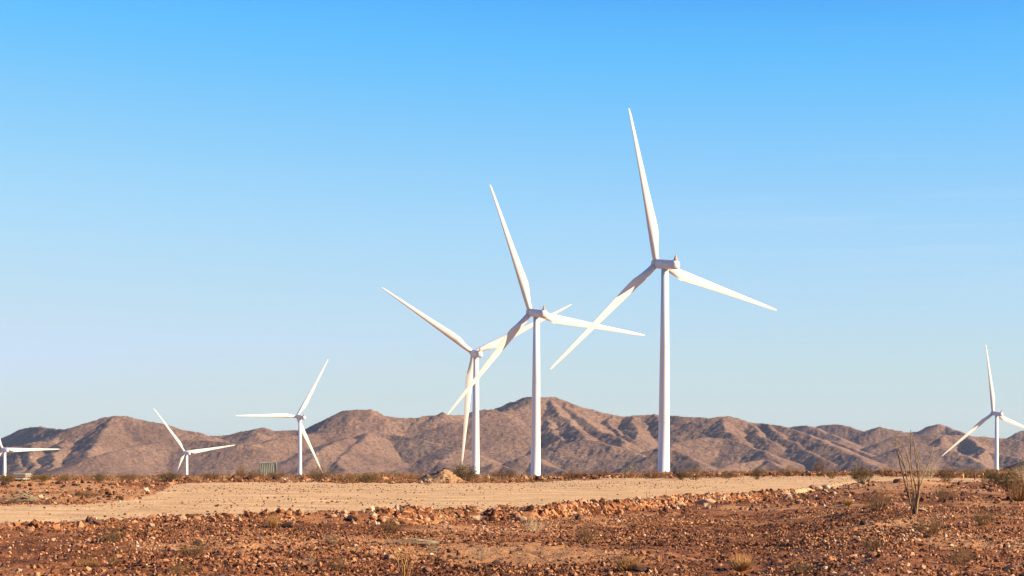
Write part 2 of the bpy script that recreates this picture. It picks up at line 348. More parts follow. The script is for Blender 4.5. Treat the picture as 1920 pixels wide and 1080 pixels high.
# each ridge: list of (photo column, photo row, km away), flank steepness
RIDGES = [
 (.62, [(-300, 836, 9.6), (-100, 834, 9.4), (0, 823, 9.0), (25, 815, 8.8), (36, 806, 8.6), (62, 800, 8.3), (75, 800, 8.1), (90, 803, 7.9), (120, 805, 7.55), (165, 798, 7.1), (190, 783, 7.0)]),
 (.46, [(-300, 850, 6.9), (-60, 846, 6.9), (10, 840, 6.8), (60, 829, 6.8), (92, 828, 6.8), (112, 818, 6.9), (165, 796, 7.0), (190, 783, 7.0), (215, 779, 7.0), (235, 780, 7.0), (270, 788, 7.0), (310, 797, 7.0), (340, 805, 7.0), (370, 810, 7.0), (390, 817, 7.0)]),
 (.46, [(370, 818, 7.4), (395, 817, 7.4), (420, 816, 7.4), (440, 812, 7.4), (470, 806, 7.3), (485, 803, 7.3), (495, 803, 7.3), (512, 809, 7.3), (540, 807, 7.3), (565, 806, 7.3), (590, 805, 7.3)]),
 (.48, [(486, 812, 6.95), (470, 820, 7.2), (440, 830, 7.5)]),
 (.52, [(570, 812, 7.9), (584, 806, 7.75), (600, 796, 7.5), (625, 783, 7.2), (645, 772, 7.03), (665, 767, 7.0), (690, 767, 7.0), (705, 772, 7.0), (720, 778, 7.0), (745, 782, 7.0), (770, 785, 7.0), (785, 784, 7.0), (795, 780, 7.0), (815, 777, 7.0), (830, 772, 7.0), (840, 777, 7.0), (865, 778, 7.1), (885, 771, 7.1), (905, 769, 7.1), (930, 768, 7.1)]),
 (.52, [(890, 777, 8.2), (910, 772, 8.05), (935, 766, 7.8), (960, 755, 7.55), (985, 744, 7.3), (1000, 743, 7.22), (1040, 744, 7.25), (1055, 751, 7.25), (1080, 759, 7.2), (1100, 765, 7.2), (1130, 773, 7.2), (1160, 779, 7.2), (1175, 781, 7.2), (1195, 778, 7.2), (1220, 777, 7.2), (1250, 779, 7.2), (1290, 781, 7.1), (1315, 783, 7.1), (1330, 787, 7.1)]),
 (.47, [(1310, 790, 6.9), (1326, 785, 6.9), (1340, 782, 6.9), (1360, 780, 6.9), (1375, 783, 6.9), (1390, 788, 6.9), (1405, 792, 6.9), (1425, 793, 6.9), (1450, 796, 6.85), (1470, 800, 6.8), (1490, 806, 6.7), (1530, 822, 6.5), (1580, 842, 6.3), (1610, 858, 6.15), (1640, 873, 6.0)]),
 (.48, [(1455, 804, 8.6), (1475, 802, 8.35), (1500, 799, 8.05), (1517, 798, 7.9), (1530, 803, 7.8), (1550, 812, 7.7), (1575, 822, 7.5)]),
 (.48, [(1510, 804, 9.1), (1530, 800, 8.9), (1545, 797, 8.7), (1565, 795, 8.5), (1585, 799, 8.4), (1605, 805, 8.3), (1630, 811, 8.2)]),
 (.48, [(1565, 815, 8.75), (1595, 812, 8.5), (1622, 811, 8.2), (1635, 804, 8.0), (1645, 801, 7.9), (1655, 802, 7.85), (1690, 807, 7.8), (1710, 812, 7.8), (1726, 817, 7.7), (1750, 822, 7.6)]),
 (.52, [(1690, 813, 9.9), (1715, 810, 9.7), (1735, 806, 9.4), (1750, 798, 9.15), (1760, 794, 9.0), (1770, 798, 9.0), (1790, 806, 8.9), (1812, 815, 8.8)]),
 (.44, [(1680, 820, 7.3), (1730, 816, 7.3), (1770, 815, 7.3), (1815, 816, 7.3), (1850, 819, 7.3), (1880, 822, 7.3), (1920, 828, 7.2), (1980, 840, 7.1), (2100, 858, 7.0), (2500, 872, 7.0)]),
 (.5, [(1865, 827, 9.8), (1890, 820, 9.8), (1900, 815, 9.8), (1915, 808, 9.8), (1925, 807, 9.8), (1950, 815, 9.7), (2000, 822, 9.6), (2200, 835, 9.4), (2500, 850, 9.2)]),
 # front hills
 (.42, [(855, 792, 6.9), (905, 777, 6.95), (940, 773, 6.98), (975, 765, 7.05), (1003, 754, 7.15)]),
 (.40, [(120, 885, 6.0), (150, 868, 6.05), (180, 856, 6.1), (200, 849, 6.2), (240, 841, 6.3), (290, 831, 6.4), (330, 827, 6.45), (360, 826, 6.45), (395, 827, 6.4), (430, 832, 6.35), (470, 834, 6.3), (500, 830, 6.4), (520, 823, 6.5), (545, 817, 6.55), (570, 815, 6.6), (600, 811, 6.65), (640, 812, 6.65), (680, 807, 6.7), (705, 806, 6.75)]),
 (.42, [(680, 808, 6.75), (740, 815, 6.7), (800, 826, 6.5), (860, 840, 6.3)]),
 (.5, [(215, 779, 7.0), (198, 806, 6.8), (190, 812, 6.75), (180, 832, 6.55), (160, 855, 6.3)]),
 (.5, [(120, 826, 6.75), (110, 845, 6.55), (98, 868, 6.3), (92, 882, 6.2)]),
 (.55, [(60, 832, 6.7), (60, 855, 6.5), (62, 875, 6.3)]),
 (.55, [(30, 845, 6.7), (36, 862, 6.5), (38, 880, 6.3)]),
 (.42, [(715, 884, 5.8), (760, 877, 5.8), (790, 871, 5.8), (820, 863, 5.8), (828, 864, 5.8), (850, 878, 5.7)]),
 (.5, [(890, 885, 5.7), (905, 874, 5.7), (925, 868, 5.7), (945, 872, 5.7), (975, 884, 5.6)]),
 (.5, [(925, 882, 5.9), (960, 864, 5.9), (988, 853, 5.9), (1000, 856, 5.9), (1030, 872, 5.8), (1060, 884, 5.7)]),
 (.48, [(1010, 851, 6.3), (1040, 840, 6.3), (1075, 828, 6.3), (1092, 824, 6.3), (1130, 829, 6.25), (1180, 844, 6.15), (1230, 862, 6.0), (1262, 884, 5.9)]),
 (.5, [(1015, 746, 7.25), (1022, 775, 7.05), (1034, 800, 6.85), (1048, 822, 6.65)]),
 (.5, [(1028, 745, 7.25), (1045, 772, 7.0), (1065, 790, 6.9), (1090, 812, 6.65), (1100, 822, 6.55)]),
 (.5, [(1055, 751, 7.25), (1080, 776, 7.05), (1110, 797, 6.85), (1145, 815, 6.65), (1175, 828, 6.5)]),
 (.5, [(1150, 777, 7.2), (1140, 796, 7.05), (1160, 812, 6.9), (1192, 826, 6.7)]),
 (.5, [(1190, 778, 7.2), (1186, 796, 7.0), (1196, 818, 6.75)]),
 (.5, [(1225, 777, 7.2), (1250, 798, 7.0), (1290, 808, 6.85), (1330, 818, 6.7)]),
 (.5, [(1300, 790, 7.05), (1294, 802, 6.95)]),
 (.5, [(1350, 782, 6.9), (1356, 798, 6.75), (1372, 815, 6.6)]),
 (.44, [(1225, 842, 6.3), (1265, 832, 6.3), (1330, 819, 6.4), (1360, 821, 6.4), (1410, 838, 6.25), (1445, 858, 6.1), (1480, 884, 5.9)]),
 (.5, [(1230, 850, 6.0), (1258, 840, 6.0), (1280, 852, 5.95), (1310, 868, 5.85), (1345, 885, 5.8)]),
 (.5, [(1330, 884, 5.8), (1380, 868, 5.9), (1430, 861, 5.95), (1445, 864, 5.9), (1480, 884, 5.8)]),
 (.5, [(1440, 795, 6.85), (1470, 820, 6.6), (1510, 842, 6.4), (1560, 868, 6.15)]),
 (.5, [(1400, 792, 6.9), (1425, 815, 6.65), (1455, 832, 6.5)]),
 (.5, [(1545, 824, 7.2), (1530, 836, 7.05), (1512, 848, 6.9)]),
 (.46, [(1560, 826, 7.2), (1600, 840, 7.0), (1622, 850, 6.8), (1650, 868, 6.6)]),
 (.44, [(1640, 862, 6.6), (1670, 845, 6.6), (1700, 834, 6.6), (1722, 831, 6.6), (1760, 840, 6.55), (1810, 853, 6.45), (1850, 874, 6.3)]),
 (.5, [(1770, 816, 7.3), (1762, 835, 7.1), (1755, 842, 7.05)]),
 (.5, [(1820, 817, 7.3), (1836, 838, 7.05), (1850, 848, 6.9), (1890, 862, 6.7)]),
 (.5, [(1855, 845, 6.8), (1832, 858, 6.6), (1818, 878, 6.4)]),
 (.46, [(1840, 848, 6.8), (1880, 852, 6.7), (1930, 866, 6.5), (2000, 880, 6.3)]),
 (.4, [(560, 885, 5.9), (600, 845, 6.1), (630, 830, 6.3), (650, 820, 6.5)]),
 (.45, [(640, 884, 5.9), (640, 860, 6.05), (668, 835, 6.3), (690, 812, 6.6)]),
]
def seg_heights(X, Y, ridges, px_of):
    Z = np.full(X.shape, -80.0)
    for k, pts in ridges:
        k = k * (.95 if k >= .5 else .84)
        W3 = np.array([unproject(a, b, d * 1000) for a, b, d in pts])
        x0, x1 = W3[:, 0].min() - 700, W3[:, 0].max() + 700; y0, y1 = W3[:, 1].min() - 900, W3[:, 1].max() + 900
        sel = (X > x0) & (X < x1) & (Y > y0) & (Y < y1)
        if not sel.any(): continue
        xs, ys_ = X[sel], Y[sel]; best = np.full(xs.shape, -1e3)
        for i in range(len(W3) - 1):
            a, b = W3[i], W3[i + 1]; dx, dy = b[0] - a[0], b[1] - a[1]; L2 = dx * dx + dy * dy
            t = np.clip(((xs - a[0]) * dx + (ys_ - a[1]) * dy) / L2, 0, 1)
            dd = np.hypot(xs - (a[0] + t * dx), ys_ - (a[1] + t * dy))
            h = a[2] + t * (b[2] - a[2]) - k * (np.sqrt(dd * dd + 9) - 3) * (1 + 0 * dd)
            best = np.maximum(best, h)
        Z[sel] = np.maximum(Z[sel], best)
    return Z
def build_hills():
    cols = np.arange(-420, 2360, 1.8); d = np.concatenate([np.arange(4900, 7700, 6.), np.arange(7700, 10400, 20.)])
    PX, Dm = np.meshgrid(cols, d)
    X = (PX - 960) * Dm / FPX; Y = Dm
    wx = 16 * fbm(X * .012, Y * .012, 4, 60); wy = 22 * fbm(X * .012, Y * .012, 4, 61)
    Z = seg_heights(X + wx, Y + wy, RIDGES, None)
    up = np.clip((Z + 60) / 80, 0, 1)
    Z = Z + up * (3.2 * fbm(X * .011, Y * .007, 4, 70, .45) + 1.7 * (ridged(X * .02 + wy * .03, Y * .010, 4, 71) - .62)) + up * (1.2 * fbm(X * .05, Y * .035, 3, 72) + 1.7 * fbm(X * .13, Y * .10, 3, 73))
    V = np.stack([X, Y, Z], -1).reshape(-1, 3); nr, nc = PX.shape; idx = np.arange(nr * nc).reshape(nr, nc)
    F = np.stack([idx[:-1, :-1], idx[:-1, 1:], idx[1:, 1:], idx[1:, :-1]], -1).reshape(-1, 4)
    tag(link('hills', mesh_np('hills', V, F, True), hills_material('hill_rock')), None, None, None, 'structure')
    # near knoll at the right edge, its shadow put into a darkened rock colour
    kr = [(.42, [(1862, 892, 3.0), (1882, 880, 3.0), (1900, 872, 3.0), (1925, 865, 3.02), (1965, 862, 3.02), (2050, 870, 3.0), (2140, 890, 2.95)])]
    cols = np.arange(1820, 2260, 2.); d = np.arange(2700, 3350, 6.)
    PX, Dm = np.meshgrid(cols, d); X = (PX - 960) * Dm / FPX; Y = Dm
    Z = seg_heights(X + 5 * fbm(X * .03, Y * .03, 3, 90), Y, kr, None) + 3 * fbm(X * .03, Y * .02, 4, 91)
    V = np.stack([X, Y, Z], -1).reshape(-1, 3); nr, nc = PX.shape; idx = np.arange(nr * nc).reshape(nr, nc)
    F = np.stack([idx[:-1, :-1], idx[:-1, 1:], idx[1:, 1:], idx[1:, :-1]], -1).reshape(-1, 4)
    tag(link('dark_hill', mesh_np('dark_hill', V, F, True), hills_material('shaded_hill_rock', .2)), None, None, None, 'structure')
build_hills()

# ------------------------------------------------------------------ wind turbines
def white_paint(name, c=(.66, .64, .61), dirt=.12, scale=.35):
    m, nt, b = mat_new(name, .38, .4); L = nt.links.new
    t = N(nt, 'ShaderNodeTexCoord'); mp = N(nt, 'ShaderNodeMapping'); mp.inputs['Scale'].default_value = (1, 1, .25); L(t.outputs['Object'], mp.inputs[0])
    n = N(nt, 'ShaderNodeTexNoise', Scale=scale, Detail=6., Roughness=.65); L(mp.outputs[0], n.inputs['Vector'])
    r = ramp(nt, [(.30, tuple(x * (1 - dirt) * q for x, q in zip(c, (1, .985, .96)))), (.55, c)]); L(n.outputs[0], r.inputs[0]); L(r.outputs[0], b.inputs['Base Color'])
    r2 = ramp(nt, [(.3, (.5, .5, .5)), (.7, (.33, .33, .33))]); L(n.outputs[0], r2.inputs[0]); L(r2.outputs[0], b.inputs['Roughness'])
    return m
M_TOWER = white_paint('tower_paint', (.68, .635, .565), .05)
M_BLADE = white_paint('blade_gelcoat', (.69, .63, .54), .08)
M_NAC = white_paint('nacelle_paint', (.64, .60, .55), .15)
M_FIN = plain('brown_plastic', (.34, .24, .16), .6)
M_VENT = plain('dark_vent', (.10, .095, .09), .7)
M_GREASE = plain('grease_stain', (.10, .06, .04), .8, var=.4, scale=3.)
TILT = R(6)
AX = Vector((0, math.cos(TILT), math.sin(TILT))); E1 = Vector((0, -math.sin(TILT), math.cos(TILT))); E2 = Vector((1, 0, 0))
OVER = 5.6
def blade_mesh(phase):
    dvec = E1 * math.cos(phase) + E2 * math.sin(phase); tvec = -(-E1 * math.sin(phase) + E2 * math.cos(phase))
    rs = [1.0, 2.2, 3.2, 4.4, 5.6, 7, 8.6, 10.4, 12.5, 15, 18, 22, 27, 32, 37, 42, 46.5, 50, 52, 52.8, 53.05]
    ch = np.interp(rs, [0, 2.2, 4, 7, 10.5, 13, 18, 27, 37, 46.5, 50, 52, 52.8, 53.05], [2.2, 2.2, 2.3, 2.95, 3.6, 3.6, 3.1, 2.35, 1.68, 1.1, .88, .65, .40, .12])
    th = np.interp(rs, [0, 3.2, 6, 10.5, 18, 30, 53], [1, 1, .68, .36, .26, .21, .16])
    tw = np.interp(rs, [0, 8, 14, 25, 40, 53], [15, 14, 10.5, 5, 1.5, -.5])
    cir = np.interp(rs, [0, 3.2, 10.4, 53], [1, 1, 0, 0]); rings = []; n = 22
    for r, c, tk, w, q in zip(rs, ch, th, tw, cir):
        w = R(w + 2); l = tvec * math.cos(w) + AX * math.sin(w); nn = dvec.cross(l)
        ring = []
        for j in range(n):
            s = 2 * math.pi * j / n; xc = (1 + math.cos(s)) / 2
            yt = 5 * tk * (.2969 * math.sqrt(max(xc, 0)) - .126 * xc - .3516 * xc ** 2 + .2843 * xc ** 3 - .1036 * xc ** 4)
            ya = (yt + .03 * (1 - (2 * xc - 1) ** 2) * 1.5) if s <= math.pi else (-yt * .75 + .03)
            xa = .30 - xc
            xr, yr = -.5 * math.cos(s), .5 * math.sin(s)
            x_, y_ = xa * (1 - q) + xr * q, ya * (1 - q) + yr * q
            p = dvec * r + l * (x_ * c) + nn * (y_ * c) + AX * (1.9 * (r / 53) ** 2)
            ring.append(p)
        rings.append(np.array(ring))
    return rings_mesh('blade', rings)
def circ_rings(prof, axis_o, axis_d, u, v, n=32, sq=1.0, flat=0.0):
    out = []
    for s, r in prof:
        ring = []
        for j in range(n):
            w = 2 * math.pi * j / n; c, q = math.cos(w), math.sin(w)
            k = 1 / (abs(c) ** sq + abs(q) ** sq) ** (1 / sq) if sq > 2 else 1
            ring.append(axis_o + axis_d * s + (u * c + v * q) * (r * k))
        out.append(np.array([list(p) for p in ring]))
    return out
def turbine(hub, yaw, phase, label, detail):
    hx, hy, hz = hub
    a = Vector((-math.sin(yaw) * math.cos(TILT), math.cos(yaw) * math.cos(TILT), math.sin(TILT)))
    H = Vector(hub); base = H - a * OVER
    gz = tz(base.x, base.y); root = empty('wind_turbine', (base.x, base.y, gz), yaw)
    tag(root, label, 'wind turbine', 'white wind turbines standing on the desert plain')
    hh = base.z - gz - 1.5                                       # top of the tower, under the nacelle
    hubl = Vector((0, 0, base.z - gz)) + AX * OVER
    tw = rings_mesh('tower', [np.array([(r * math.cos(w), r * math.sin(w), z) for w in np.linspace(0, 2 * math.pi, 40, endpoint=False)])
                    for z, r in [(-1.5, 2.42), (.0, 2.42), (.02, 2.3), (.3, 2.28), (.32, 2.12), (hh * .33, 1.86), (hh * .66, 1.54), (hh, 1.24)]])
    link('tower', tw, M_TOWER, root)
    if detail:
        for q in (.335, .665):
            rr = np.interp(q, [.33, .66], [1.86, 1.54]) + .012
            link('flange', rings_mesh('flange', [np.array([(r * math.cos(w), r * math.sin(w), z) for w in np.linspace(0, 2 * math.pi, 40, endpoint=False)]) for z, r in [(hh * q - .14, rr - .02), (hh * q - .12, rr + .035), (hh * q + .12, rr + .035), (hh * q + .14, rr - .02)]], False), M_NAC, root)
    # yaw ring and nacelle
    link('yaw_ring', rings_mesh('yaw_ring', [np.array([(r * math.cos(w), r * math.sin(w), z) for w in np.linspace(0, 2 * math.pi, 32, endpoint=False)]) for z, r in [(hh - .1, 1.34), (hh + .28, 1.42), (hh + .5, 1.42)]]), M_NAC, root)
    prof = [(-1.35, 1.30), (-1.5, 1.58), (-2.2, 1.66), (-4, 1.70), (-8, 1.66), (-11.2, 1.58), (-12.2, 1.55), (-12.9, 1.36), (-13.3, 1.0), (-13.45, .4)]
    nac = link('nacelle', rings_mesh('nacelle', circ_rings(prof, hubl, AX, E2, E1, 36, 3.0)), M_NAC, root)
    bm = bmesh.new()
    pf = [(-12.95, 1.50), (-11.55, 1.50), (-12.2, 3.35), (-12.42, 3.35)]
    vs = [[bm.verts.new(hubl + AX * s + E1 * h + E2 * (x * (1 if h < 2 else .45))) for s, h in pf] for x in (-.42, .42)]
    bm.faces.new(vs[0][::-1]); bm.faces.new(vs[1])
    for i in range(4): bm.faces.new((vs[0][i], vs[0][(i + 1) % 4], vs[1][(i + 1) % 4], vs[1][i]))
    bm.normal_update(); bm_obj('tail_fin', bm, M_FIN, nac)
    if detail:
        rot = Matrix.Rotation(TILT, 3, 'X').to_euler()
        for i in range(5):
            bm = bmesh.new(); bm_box(bm, .04, .42, .20, hubl + AX * (-5.0 - i * 1.15) - E2 * 1.64 + E1 * .42, rot); bm_obj('vent', bm, M_VENT, nac)
        bm = bmesh.new(); bmesh.ops.create_cone(bm, cap_ends=True, segments=8, radius1=.05, radius2=.03, depth=1.1, matrix=Matrix.Translation(hubl + AX * -8.5 + E1 * 2.1)); bm_obj('antenna', bm, M_VENT, nac)
    hp = [(-1.5, 1.25), (-1.3, 1.52), (-.6, 1.64), (.6, 1.62), (1.4, 1.42), (2.1, .95), (2.5, .45), (2.6, .1)]
    hb = link('hub', rings_mesh('hub', circ_rings(hp, hubl, AX, E2, E1, 30)), M_NAC, root)
    if detail:
        link('grease_seal', rings_mesh('grease_seal', circ_rings([(-1.62, 1.36), (-1.34, 1.50), (-1.22, 1.56), (-1.1, 1.30)], hubl, AX, E2, E1, 30)), M_GREASE, hb)
    for k in range(3):
        b = link('blade', blade_mesh(phase + k * 2 * math.pi / 3), M_BLADE, root); b.location = hubl
    return root
PHOTO_TURBINES = [
 ((48.62, 820.12, 70.14), 27.6, 105.4, 'tallest white wind turbine, standing right of the centre before low brown hills', 1),
 ((7.01, 958.05, 61.96), 24.4, 98.4, 'second tallest white wind turbine, its tower rising before the highest peak of the hills', 1),
 ((-18.43, 1127.39, 53.45), 15.0, 63.5, 'white wind turbine with one blade pointing straight down behind the green bush and dirt mound', 1),
 ((-171.26, 1922.74, 38.16), 31.9, 29.4, 'small distant white turbine beside the green container with one blade lying level', 0),
 ((-316.17, 2334.68, 10.59), 28.1, 81.9, 'very small distant white turbine set low before the hill, left of the green container', 0),
 ((-449.29, 2132.29, 11.69), 29.8, 89.7, 'low distant white turbine cut by the left picture edge, beside a parked flat-roofed cart', 0),
 ((367.8, 1849.48, 42.6), 18.2, 110.4, 'distant white turbine standing alone at the far right beyond the tall ocotillo', 0),
]
for h, yw, ph, lb, dt in PHOTO_TURBINES: turbine(h, R(yw), R(ph), lb, dt)

# ------------------------------------------------------------------ stones
rng = np.random.default_rng(7)
STONE_STOPS = [(0, (.045, .017, .009)), (.3, (.15, .055, .022)), (.6, (.31, .127, .051)), (.85, (.46, .235, .110)), (1, (.57, .38, .235))]
M_GRAVEL = stone_mat('rubble_stone', STONE_STOPS)
M_ROCK = stone_mat('red_rock', [(0, (.085, .042, .026)), (.5, (.18, .092, .055)), (1, (.30, .175, .11))], True)
M_PALE = stone_mat('pale_rock', [(0, (.22, .13, .075)), (.5, (.34, .215, .13)), (1, (.44, .31, .205))], True)
M_DARKROCK = stone_mat('dark_rock', [(0, (.03, .02, .016)), (1, (.06, .034, .025))], True)
def ico():
    bm = bmesh.new(); bmesh.ops.create_icosphere(bm, subdivisions=1, radius=1)
    V = np.array([v.co[:] for v in bm.verts]); F = np.array([[v.index for v in f.verts] for f in bm.faces]); bm.free(); return V, F
IV, IF = ico()
def scatter(n, y0, y1, spread, keep, size_fn, seed):
    g = np.random.default_rng(seed)
    y = y0 + (y1 - y0) * g.random(n); hw = .245 * y + 6
    x = (g.random(n) * 2 - 1) * hw
    w = hw / hw.max(); k = g.random(n) < w
    x, y = x[k], y[k]
    z, rd, sand, px, py, gap = terrain(x, y, True)
    p = keep(x, y, rd, sand, px, py, gap)
    k = g.random(len(x)) < p
    x, y, z, rd, gap, sand = x[k], y[k], z[k], rd[k], gap[k], sand[k]
    s = size_fn(g, len(x), x, y, gap, rd)
    return x, y, z, s, sand
def stone_cloud(sets, name, mat, label=None):
    g = np.random.default_rng(11)
    x, y, z, s, sand = [np.concatenate(c) for c in zip(*sets)]
    n = len(x); nv = len(IV)
    P = IV[None] * (1 + .42 * (g.random((n, nv, 1)) * 2 - 1)) + .22 * (g.random((n, nv, 3)) * 2 - 1)
    sc = s[:, None] * np.stack([.75 + .6 * g.random(n), .75 + .6 * g.random(n), .65 + .65 * g.random(n)], -1)
    P = P * sc[:, None, :]
    a = g.random(n) * 2 * np.pi; t = (g.random(n) - .5) * .9
    c1, s1, c2, s2 = np.cos(a), np.sin(a), np.cos(t), np.sin(t)
    X, Y, Z = P[..., 0], P[..., 1], P[..., 2]
    Y, Z = Y * c2[:, None] - Z * s2[:, None], Y * s2[:, None] + Z * c2[:, None]
    X, Y = X * c1[:, None] - Y * s1[:, None], X * s1[:, None] + Y * c1[:, None]
    V = np.stack([X + x[:, None], Y + y[:, None], Z + (z + s * .22)[:, None]], -1).reshape(-1, 3)
    F = (IF[None] + (np.arange(n) * nv)[:, None, None]).reshape(-1, 3)
    tint = np.clip(g.beta(1.15, 1.75, n) + .32 * fbm(x * .16, y * .09, 4, 9) + .08 * sand, 0, 1)
    me = mesh_np(name, V, F, False, {'tint': ('FACE', np.repeat(tint, len(IF)))})
    return link(name, me, mat), n
def keep_rubble(x, y, rd, sand, px, py, gap):
    d = (1 - rd) * np.clip(.58 + 1.5 * fbm(x * .26, y * .12, 4, 33), .08, 1) * (1 - .80 * sand)
    return np.clip(d, 0, 1)
def sz_near(g, n, x, y, gap, rd): return np.clip(.019 * (1 - g.random(n)) ** (-.38), .018, .066)
def sz_far(g, n, x, y, gap, rd): return np.clip(.036 * (1 - g.random(n)) ** (-.45), .036, .17)
def keep_berm(x, y, rd, sand, px, py, gap):
    w = np.clip(y * .016, 1.2, 4); return np.exp(-((gap + 1.1 * w) / w) ** 2) * (px < 1640) * np.interp(px, [-400, 600, 800], [.35, .45, 1])
def sz_berm(g, n, x, y, gap, rd): return np.clip(.055 * (1 - g.random(n)) ** (-.5), .05, .24)
def keep_road(x, y, rd, sand, px, py, gap): return rd * np.clip(.30 + .9 * fbm(x * .08, y * .05, 3, 55) + .7 * np.exp(-(gap / 7.) ** 2), .04, 1)
def sz_road(g, n, x, y, gap, rd): return np.clip(.022 * (1 - g.random(n)) ** (-.42), .02, .065)
def keep_far(x, y, rd, sand, px, py, gap): return (1 - rd) * np.clip(.35 + .8 * fbm(x * .06, y * .03, 3, 66), .03, 1)
def keep_edge(x, y, rd, sand, px, py, gap):
    return (1 - rd) * np.exp(-((py - road_up(px) + 2.0) / 2.2) ** 2) * ((px > 330) | (py < 912)) * np.clip(.5 + 1.2 * fbm(x * .08, y * .03, 3, 88), .05, 1)
def sz_edge(g, n, x, y, gap, rd): return np.clip(.10 * (1 - g.random(n)) ** (-.4), .10, .36)
def berm_stones(n):
    g = np.random.default_rng(31); px = g.uniform(-420, 1640, n); lo = road_low(px)
    dl = FPX * HC / np.maximum(lo - HZ - (px - 960) * SR, 6.); w = np.clip(dl * .014, 1.1, 3.2)
    y = dl - 1.2 * w + g.normal(0, 1.0, n) * w; x = (px - 960) * y / FPX
    z, rd, sand, px2, py, gap = terrain(x, y, True)
    k = (rd < .6) & (g.random(n) < np.interp(px, [-400, 550, 800], [.10, .22, 1]) * np.clip(.5 + 1.5 * fbm(px * .018, y * .05, 3, 19), .08, 1)); n = int(k.sum())
    return x[k], y[k], z[k], np.clip(.03 * (1 - g.random(n)) ** (-.5), .03, .15) * np.interp(px[k], [650, 800], [1, 1.15]), np.full(n, 1.5)
sets = [scatter(620000, 40, 128, 0, keep_rubble, sz_near, 1), scatter(110000, 120, 290, 0, keep_rubble, sz_far, 2),
        berm_stones(22000), scatter(60000, 78, 330, 0, keep_road, sz_road, 4),
        scatter(22000, 270, 440, 0, keep_far, sz_far, 5), scatter(150000, 200, 432, 0, keep_edge, sz_edge, 6)]
rub, n_rub = stone_cloud(sets, 'rubble', M_GRAVEL)
tag(rub, 'countless small reddish brown stones strewn over the desert ground', 'rubble', None, 'stuff')
print('rubble stones', n_rub, [len(s[0]) for s in sets])

random.seed(5)
def rock_mesh(i):
    g = random.Random(100 + i); bm = bmesh.new()
    for _ in range(26):
        v = Vector((g.gauss(0, 1), g.gauss(0, 1), g.gauss(0, 1))).normalized()
        v = Vector((math.copysign(abs(v.x) ** .75, v.x), math.copysign(abs(v.y) ** .75, v.y), math.copysign(abs(v.z) ** .75, v.z))) * g.uniform(.85, 1.05)
        bm.verts.new((v.x, v.y, v.z * .78))
    r = bmesh.ops.convex_hull(bm, input=bm.verts)
    bmesh.ops.delete(bm, geom=[v for v in bm.verts if not v.link_faces], context='VERTS')
    bmesh.ops.bevel(bm, geom=list(bm.edges), offset=.05, segments=1, affect='EDGES')
    me = bpy.data.meshes.new('rock'); bm.to_mesh(me); bm.free(); return me
ROCKS = {}
for key, mt in (('r', M_ROCK), ('p', M_PALE), ('d', M_DARKROCK)):
    ROCKS[key] = []
    for i in range(9):
        me = rock_mesh(i); me.materials.append(mt); ROCKS[key].append(me)
def rock(p, s, key, label, group=None, flat=1.0):
    o = bpy.data.objects.new('rock', random.choice(ROCKS[key])); COL.objects.link(o)
    o.location = (p.x, p.y, p.z + s * .3 * flat); o.rotation_euler = (random.uniform(-.4, .4), random.uniform(-.4, .4), random.uniform(0, 6.28))
    o.scale = (s * random.uniform(.8, 1.25), s * random.uniform(.8, 1.25), s * flat * random.uniform(.75, 1.05))
    return tag(o, label, 'rock', group)
# rocks one can single out: column, row of the foot, width in photo pixels, kind, flatness, label
for px, py, w, key, fl, lb in [
    (1528, 917, 22, 'p', .9, 'large pale whitish rock at the right end of the berm, left one of a pair'),
    (1551, 916, 16, 'p', .9, 'pale blocky rock at the right end of the berm, right one of a pair'),
    (1478, 936, 22, 'p', .9, 'upright pale pinkish rock where the berm bends towards the road'),
    (1497, 944, 22, 'p', .7, 'pale pink rock just below the upright rock at the berm bend'),
    (1318, 946, 40, 'p', .35, 'long flat pale slab lying on top of the berm'),
    (1275, 949, 24, 'p', .7, 'pale tilted rock left of the flat slab on the berm'),
    (1085, 974, 22, 'r', .95, 'reddish upright boulder in the berm right of its gap'),
    (978, 977, 24, 'p', .8, 'whitish rounded rock at the foot of the berm near its middle'),
    (892, 974, 16, 'p', .9, 'pale round rock standing in the shaded berm below the dirt mound'),
    (905, 982, 14, 'p', .9, 'cream pebble-like rock below the shaded berm'),
    (180, 985, 30, 'r', .6, 'long tilted tan slab at the near road edge, throwing a dark shadow to its left'),
    (50, 1000, 18, 'r', .7, 'brown rock at the far left edge of the rubble below the road'),
    (370, 1022, 18, 'd', 1.0, 'black upright stone among rubble behind a dry bush'),
    (325, 1034, 26, 'p', .4, 'flat pale slab lying in the rubble beside the black stone'),
    (1200, 1074, 26, 'r', .8, 'orange pyramid shaped boulder next to straw clump at the bottom'),
    (1890, 1072, 30, 'r', .8, 'large rounded reddish boulder near the bottom right corner'),
    (1618, 985, 14, 'd', 1.2, 'small dark pointed stone at the left edge of the orange sand patch'),
    (1715, 1015, 12, 'r', .8, 'salmon coloured stone lying below the ocotillo and its sand patch'),
    (1727, 958, 18, 'p', .6, 'whitish flat stone at the foot of the tall ocotillo'),
    (843, 992, 12, 'p', .8, 'lone tan stone below the berm left of the pale rocks'),
    (660, 978, 22, 'd', .9, 'dark stone in the berm shadow right of the golden grass clump'),
    (538, 990, 26, 'd', .8, 'blackish boulder just right of the golden grass clump'),
    (832, 883, 12, 'd', 1.0, 'dark stone on the very top of the dirt mound'),
    (821, 889, 14, 'd', .9, 'dark stone on the left slope of the dirt mound'),
    (1605, 898, 12, 'r', .9, 'red stone by the far end of the road left of the ocotillo'),
    (1684, 905, 20, 'r', .8, 'orange boulder on the sand bank behind the ocotillo'),
    (1858, 920, 16, 'r', .8, 'pink boulder at the foot of the green bush near the right edge')]:
    if 'dirt mound' in lb and 'berm' not in lb: continue
    p = place(px, py); rock(p, w * p.y / FPX * .5, key, lb, None, fl)
cnt = 0
gr = random.Random(77)
